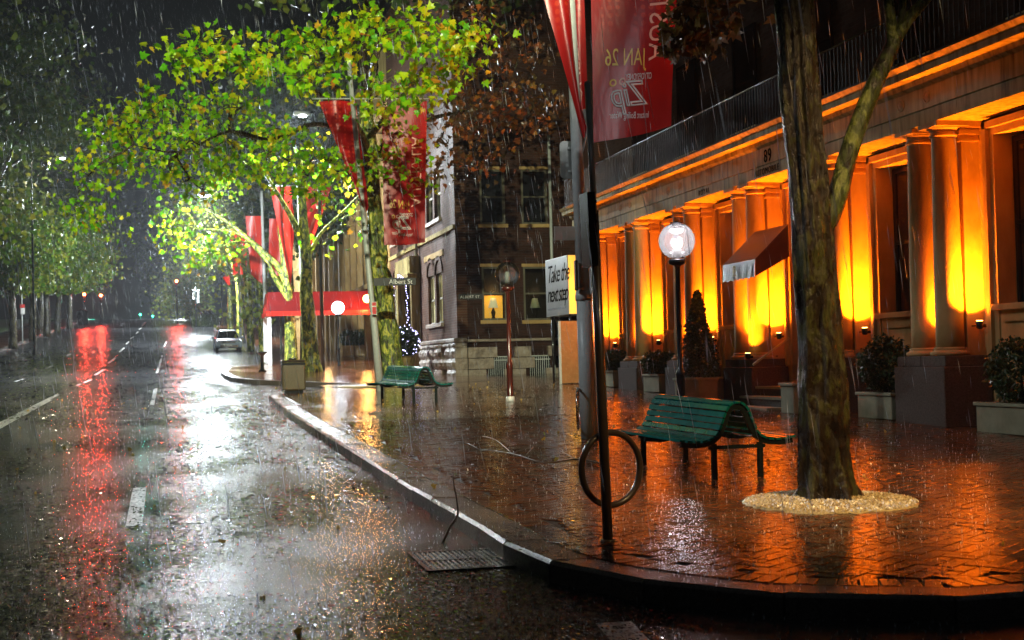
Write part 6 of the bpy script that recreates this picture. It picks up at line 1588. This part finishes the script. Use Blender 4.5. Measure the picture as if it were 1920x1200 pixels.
crown_tree(-13.5, 150, 26, 9, 'distant tall dark tree left of the rain glow', 12000, 0.42, 0.4, 'leaf_dark', 0.2)
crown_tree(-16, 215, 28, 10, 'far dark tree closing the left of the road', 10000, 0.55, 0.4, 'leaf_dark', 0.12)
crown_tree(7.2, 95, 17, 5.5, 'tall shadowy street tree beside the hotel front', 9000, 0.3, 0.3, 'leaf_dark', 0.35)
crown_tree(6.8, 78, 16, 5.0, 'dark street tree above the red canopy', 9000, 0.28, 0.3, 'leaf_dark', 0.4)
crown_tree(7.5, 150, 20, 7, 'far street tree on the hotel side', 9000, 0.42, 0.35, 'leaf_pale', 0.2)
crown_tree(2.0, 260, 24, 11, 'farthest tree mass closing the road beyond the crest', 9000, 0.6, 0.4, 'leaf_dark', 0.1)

# ------------------------------------------------------------------ twigs and fallen leaves
def twig(label, pts, side, m='twig', r=0.012):
    t = thing('fallen_branch', label, 'branch', pts[0])
    b = MB(); limb(b, pts, [r*(1-0.75*i/(len(pts)-1)) for i in range(len(pts))], 6)
    for s in side: limb(b, s, [r*0.6]+[r*0.3]*(len(s)-1), 5)
    b.build('stem', m, t); return t
def Gz(x, y, dz): p = G(x, y); p.z += dz; return p
tw = twig('long bare fallen branch lying on the wet paving left of the bicycle ring', [Gz(1128, 874, 0.03), Gz(1080, 868, 0.04), Gz(1020, 876, 0.05), Gz(960, 860, 0.06), Gz(900, 848, 0.03), Gz(868, 852, 0.01)],
          [[Gz(1080, 868, 0.04), Gz(1040, 852, 0.07), Gz(1000, 846, 0.05), Gz(960, 852, 0.02)], [Gz(960, 860, 0.06), Gz(930, 838, 0.09), Gz(905, 822, 0.03)], [Gz(900, 848, 0.03), Gz(870, 832, 0.02), Gz(850, 836, 0.01)], [Gz(1000, 846, 0.05), Gz(985, 858, 0.02)]])
leaves([Gz(1022, 830, 0.12), Gz(1026, 826, 0.14), Gz(1018, 833, 0.08)], 0.08).build('leaf_sprig', 'leaf', tw)
b0 = G(830, 1018, -0.14)
def Q(px, py): return P(px, py, b0.y)
twig('bare twig sticking up from the gutter grate', [b0, Q(845, 985), Q(858, 965), Q(856, 935), Q(850, 905), Q(851, 885)], [[Q(845, 985), Q(858, 975)]], r=0.010)
b = MB(); pts = []
for i in range(260):
    x = random.uniform(-5, 10); yy = random.uniform(6, 40)
    pts.append((x, yy, zg(yy)+0.008-(0.14 if x < 2.2+max(0, (13-yy)*0.6) else 0)))
leaves(pts, 0.055, droop=0).build('fallen_leaves', leaf_mat('fallen_leaf', [(0, (0.45, 0.30, 0.04)), (1, (0.55, 0.38, 0.08))], 0.2), kind='stuff', label='scattered small yellow leaves on the wet ground', cat='leaves')

# ------------------------------------------------------------------ rain: needle thin drops through the whole air, splashes on the ground
def rain(n, y0, y1, Lr, wr, name, label):
    # even density through the wedge of air the street picture shows
    u = rng.uniform(0, 1, n); Y = (y0**2.3+(y1**2.3-y0**2.3)*u)**(1/2.3)
    X = Y*rng.uniform(-0.17, 0.62, n); Z = 1.5+Y*rng.uniform(-0.16, 0.30, n)
    zgv = np.array([zg(v) for v in Y]); k = (Z > zgv) & (X < 11.0); X, Y, Z = X[k], Y[k], Z[k]; n = len(X)
    L = rng.uniform(*Lr, n); w_ = rng.uniform(*wr, n)
    dx = (0.13+rng.normal(0, 0.05, n))*L; dy = rng.normal(0, 0.05, n)*L
    ang = np.array([0, 2.094, 4.189])
    top = np.stack([X-dx, Y+dy, Z+L], 1); bot = np.stack([X, Y, Z], 1); mid = top*0.5+bot*0.5
    v = np.zeros((n, 5, 3)); v[:, 0] = top; v[:, 4] = bot
    for i, a_ in enumerate(ang):
        v[:, 1+i] = mid+np.stack([np.cos(a_)*w_, np.sin(a_)*w_, 0*w_], 1)
    b = MB(); b.v = v.reshape(-1, 3).tolist(); F_ = []
    for i in range(n):
        o_ = 5*i; F_ += [(o_, o_+1, o_+2), (o_, o_+2, o_+3), (o_, o_+3, o_+1), (o_+4, o_+2, o_+1), (o_+4, o_+3, o_+2), (o_+4, o_+1, o_+3)]
    b.f = F_; b.sm = [True]*len(F_); b.build(name, 'rain', kind='stuff', label=label, cat='rain')
rain(62000, 4, 130, (0.12, 0.42), (0.0016, 0.0034), 'rain', 'heavy rain falling in fine slanted drops through the whole street')
n = 12000; b = MB()
M['splash'] = pbr('water_splash', [(0.75, 0.8, 0.85), (0.8, 0.85, 0.9)], 0.15, bs=0, spec=1.0)
for i in range(n):
    yy = 5.2+34*random.random()**1.5; x = yy*random.uniform(-0.14, 0.62)
    if x > 10.4: continue
    z_ = zg(yy)-(0.134 if not inside(x, yy, [(p.x, p.y) for p in k1]+[(16, 41)]) else -0.003)
    h_ = random.uniform(0.006, 0.032); r_ = h_*0.4
    for k in range(3):
        a_ = random.uniform(0, 6.28); d = Vector((math.cos(a_), math.sin(a_), 0))*r_; e = Vector((-d.y, d.x, 0))*0.18
        c = Vector((x, yy, z_)); b.add([c-e, c+e, c+d+Vector((0, 0, h_*random.uniform(0.6, 1.2)))], [(0, 1, 2)])
b.build('rain_splashes', 'splash', kind='stuff', label='tiny splashes where drops strike the wet ground', cat='rain')

# choppy ripples on the water film: small tilted facets of water, each catching the lamps its own way
m, t, p = mat('water_film'); p.inputs['Base Color'].default_value = (0.02, 0.02, 0.02, 1); p.inputs['Roughness'].default_value = 0.07; p.inputs['IOR'].default_value = 1.36; p.inputs['Specular IOR Level'].default_value = 0.7
poly1 = [(p_.x, p_.y) for p_ in k1]+[(16, 41)]
def ripples(n, y0, y1, xa, xb, where, name, lab, dens=None):
    b = MB(); V = []; Fc = []; cnt = 0
    while cnt < n:
        yy = y0*(y1/y0)**random.random(); x = yy*random.uniform(xa, xb); cnt += 1
        ins = inside(x, yy, poly1)
        if where == 'road' and (ins or (yy > 41.5 and x > 1.4)): continue
        if where == 'pave' and (not ins or x > 10.4): continue
        if mn.noise(Vector((x*0.55, yy*0.30, 7.0)))+0.25*mn.noise(Vector((x*2.1, yy*1.2, 2.0))) < random.gauss(-0.02, 0.14): continue
        z_ = zg(yy)-(0.137 if where == 'road' else -0.002)
        w2 = random.uniform(0.25, 1.0)*0.0016*yy; l2 = random.uniform(0.4, 1.0)*0.0030*yy
        tx = random.gauss(0, 0.045); ty = random.gauss(0, 0.05)
        k = len(V); lift = abs(tx)*l2+abs(ty)*w2+0.0008
        for sx_, sy_ in ((-1, 0), (-0.3, -1), (0.7, -0.7), (1, 0.1), (0.2, 1), (-0.8, 0.6)):
            px_, py_ = sx_*w2, sy_*l2*1.0
            V.append((x+px_, yy+py_, z_+py_*SL*(1 if yy < 50 else 1.6)+lift+px_*ty+py_*tx))
        Fc.append(tuple(range(k, k+6)))
    b.v = V; b.f = Fc; b.sm = [False]*len(Fc)
    return b.build(name, m, kind='stuff', label=lab, cat='water')
ripples(90000, 5.2, 110, -0.16, 0.36, 'road', 'road_ripples', 'glinting rain ripples on the wet road')
ripples(17000, 9.0, 40, 0.02, 0.66, 'pave', 'pavement_ripples', 'glinting rain ripples on the wet paving')

# ------------------------------------------------------------------ misty air
m, t, p = mat('rain_haze'); t.nodes.remove(p)
pv = N(t, 'ShaderNodeVolumePrincipled'); pv.inputs['Color'].default_value = (0.85, 0.9, 0.95, 1); pv.inputs['Density'].default_value = 0.0004; pv.inputs['Anisotropy'].default_value = 0.3
link(t, pv.outputs[0], t.nodes['Material Output'].inputs['Volume'])
MB().box(-450, 450, -60, 720, -4, 60).build('haze', m, kind='stuff', label='thin rain mist in the night air', cat='haze')
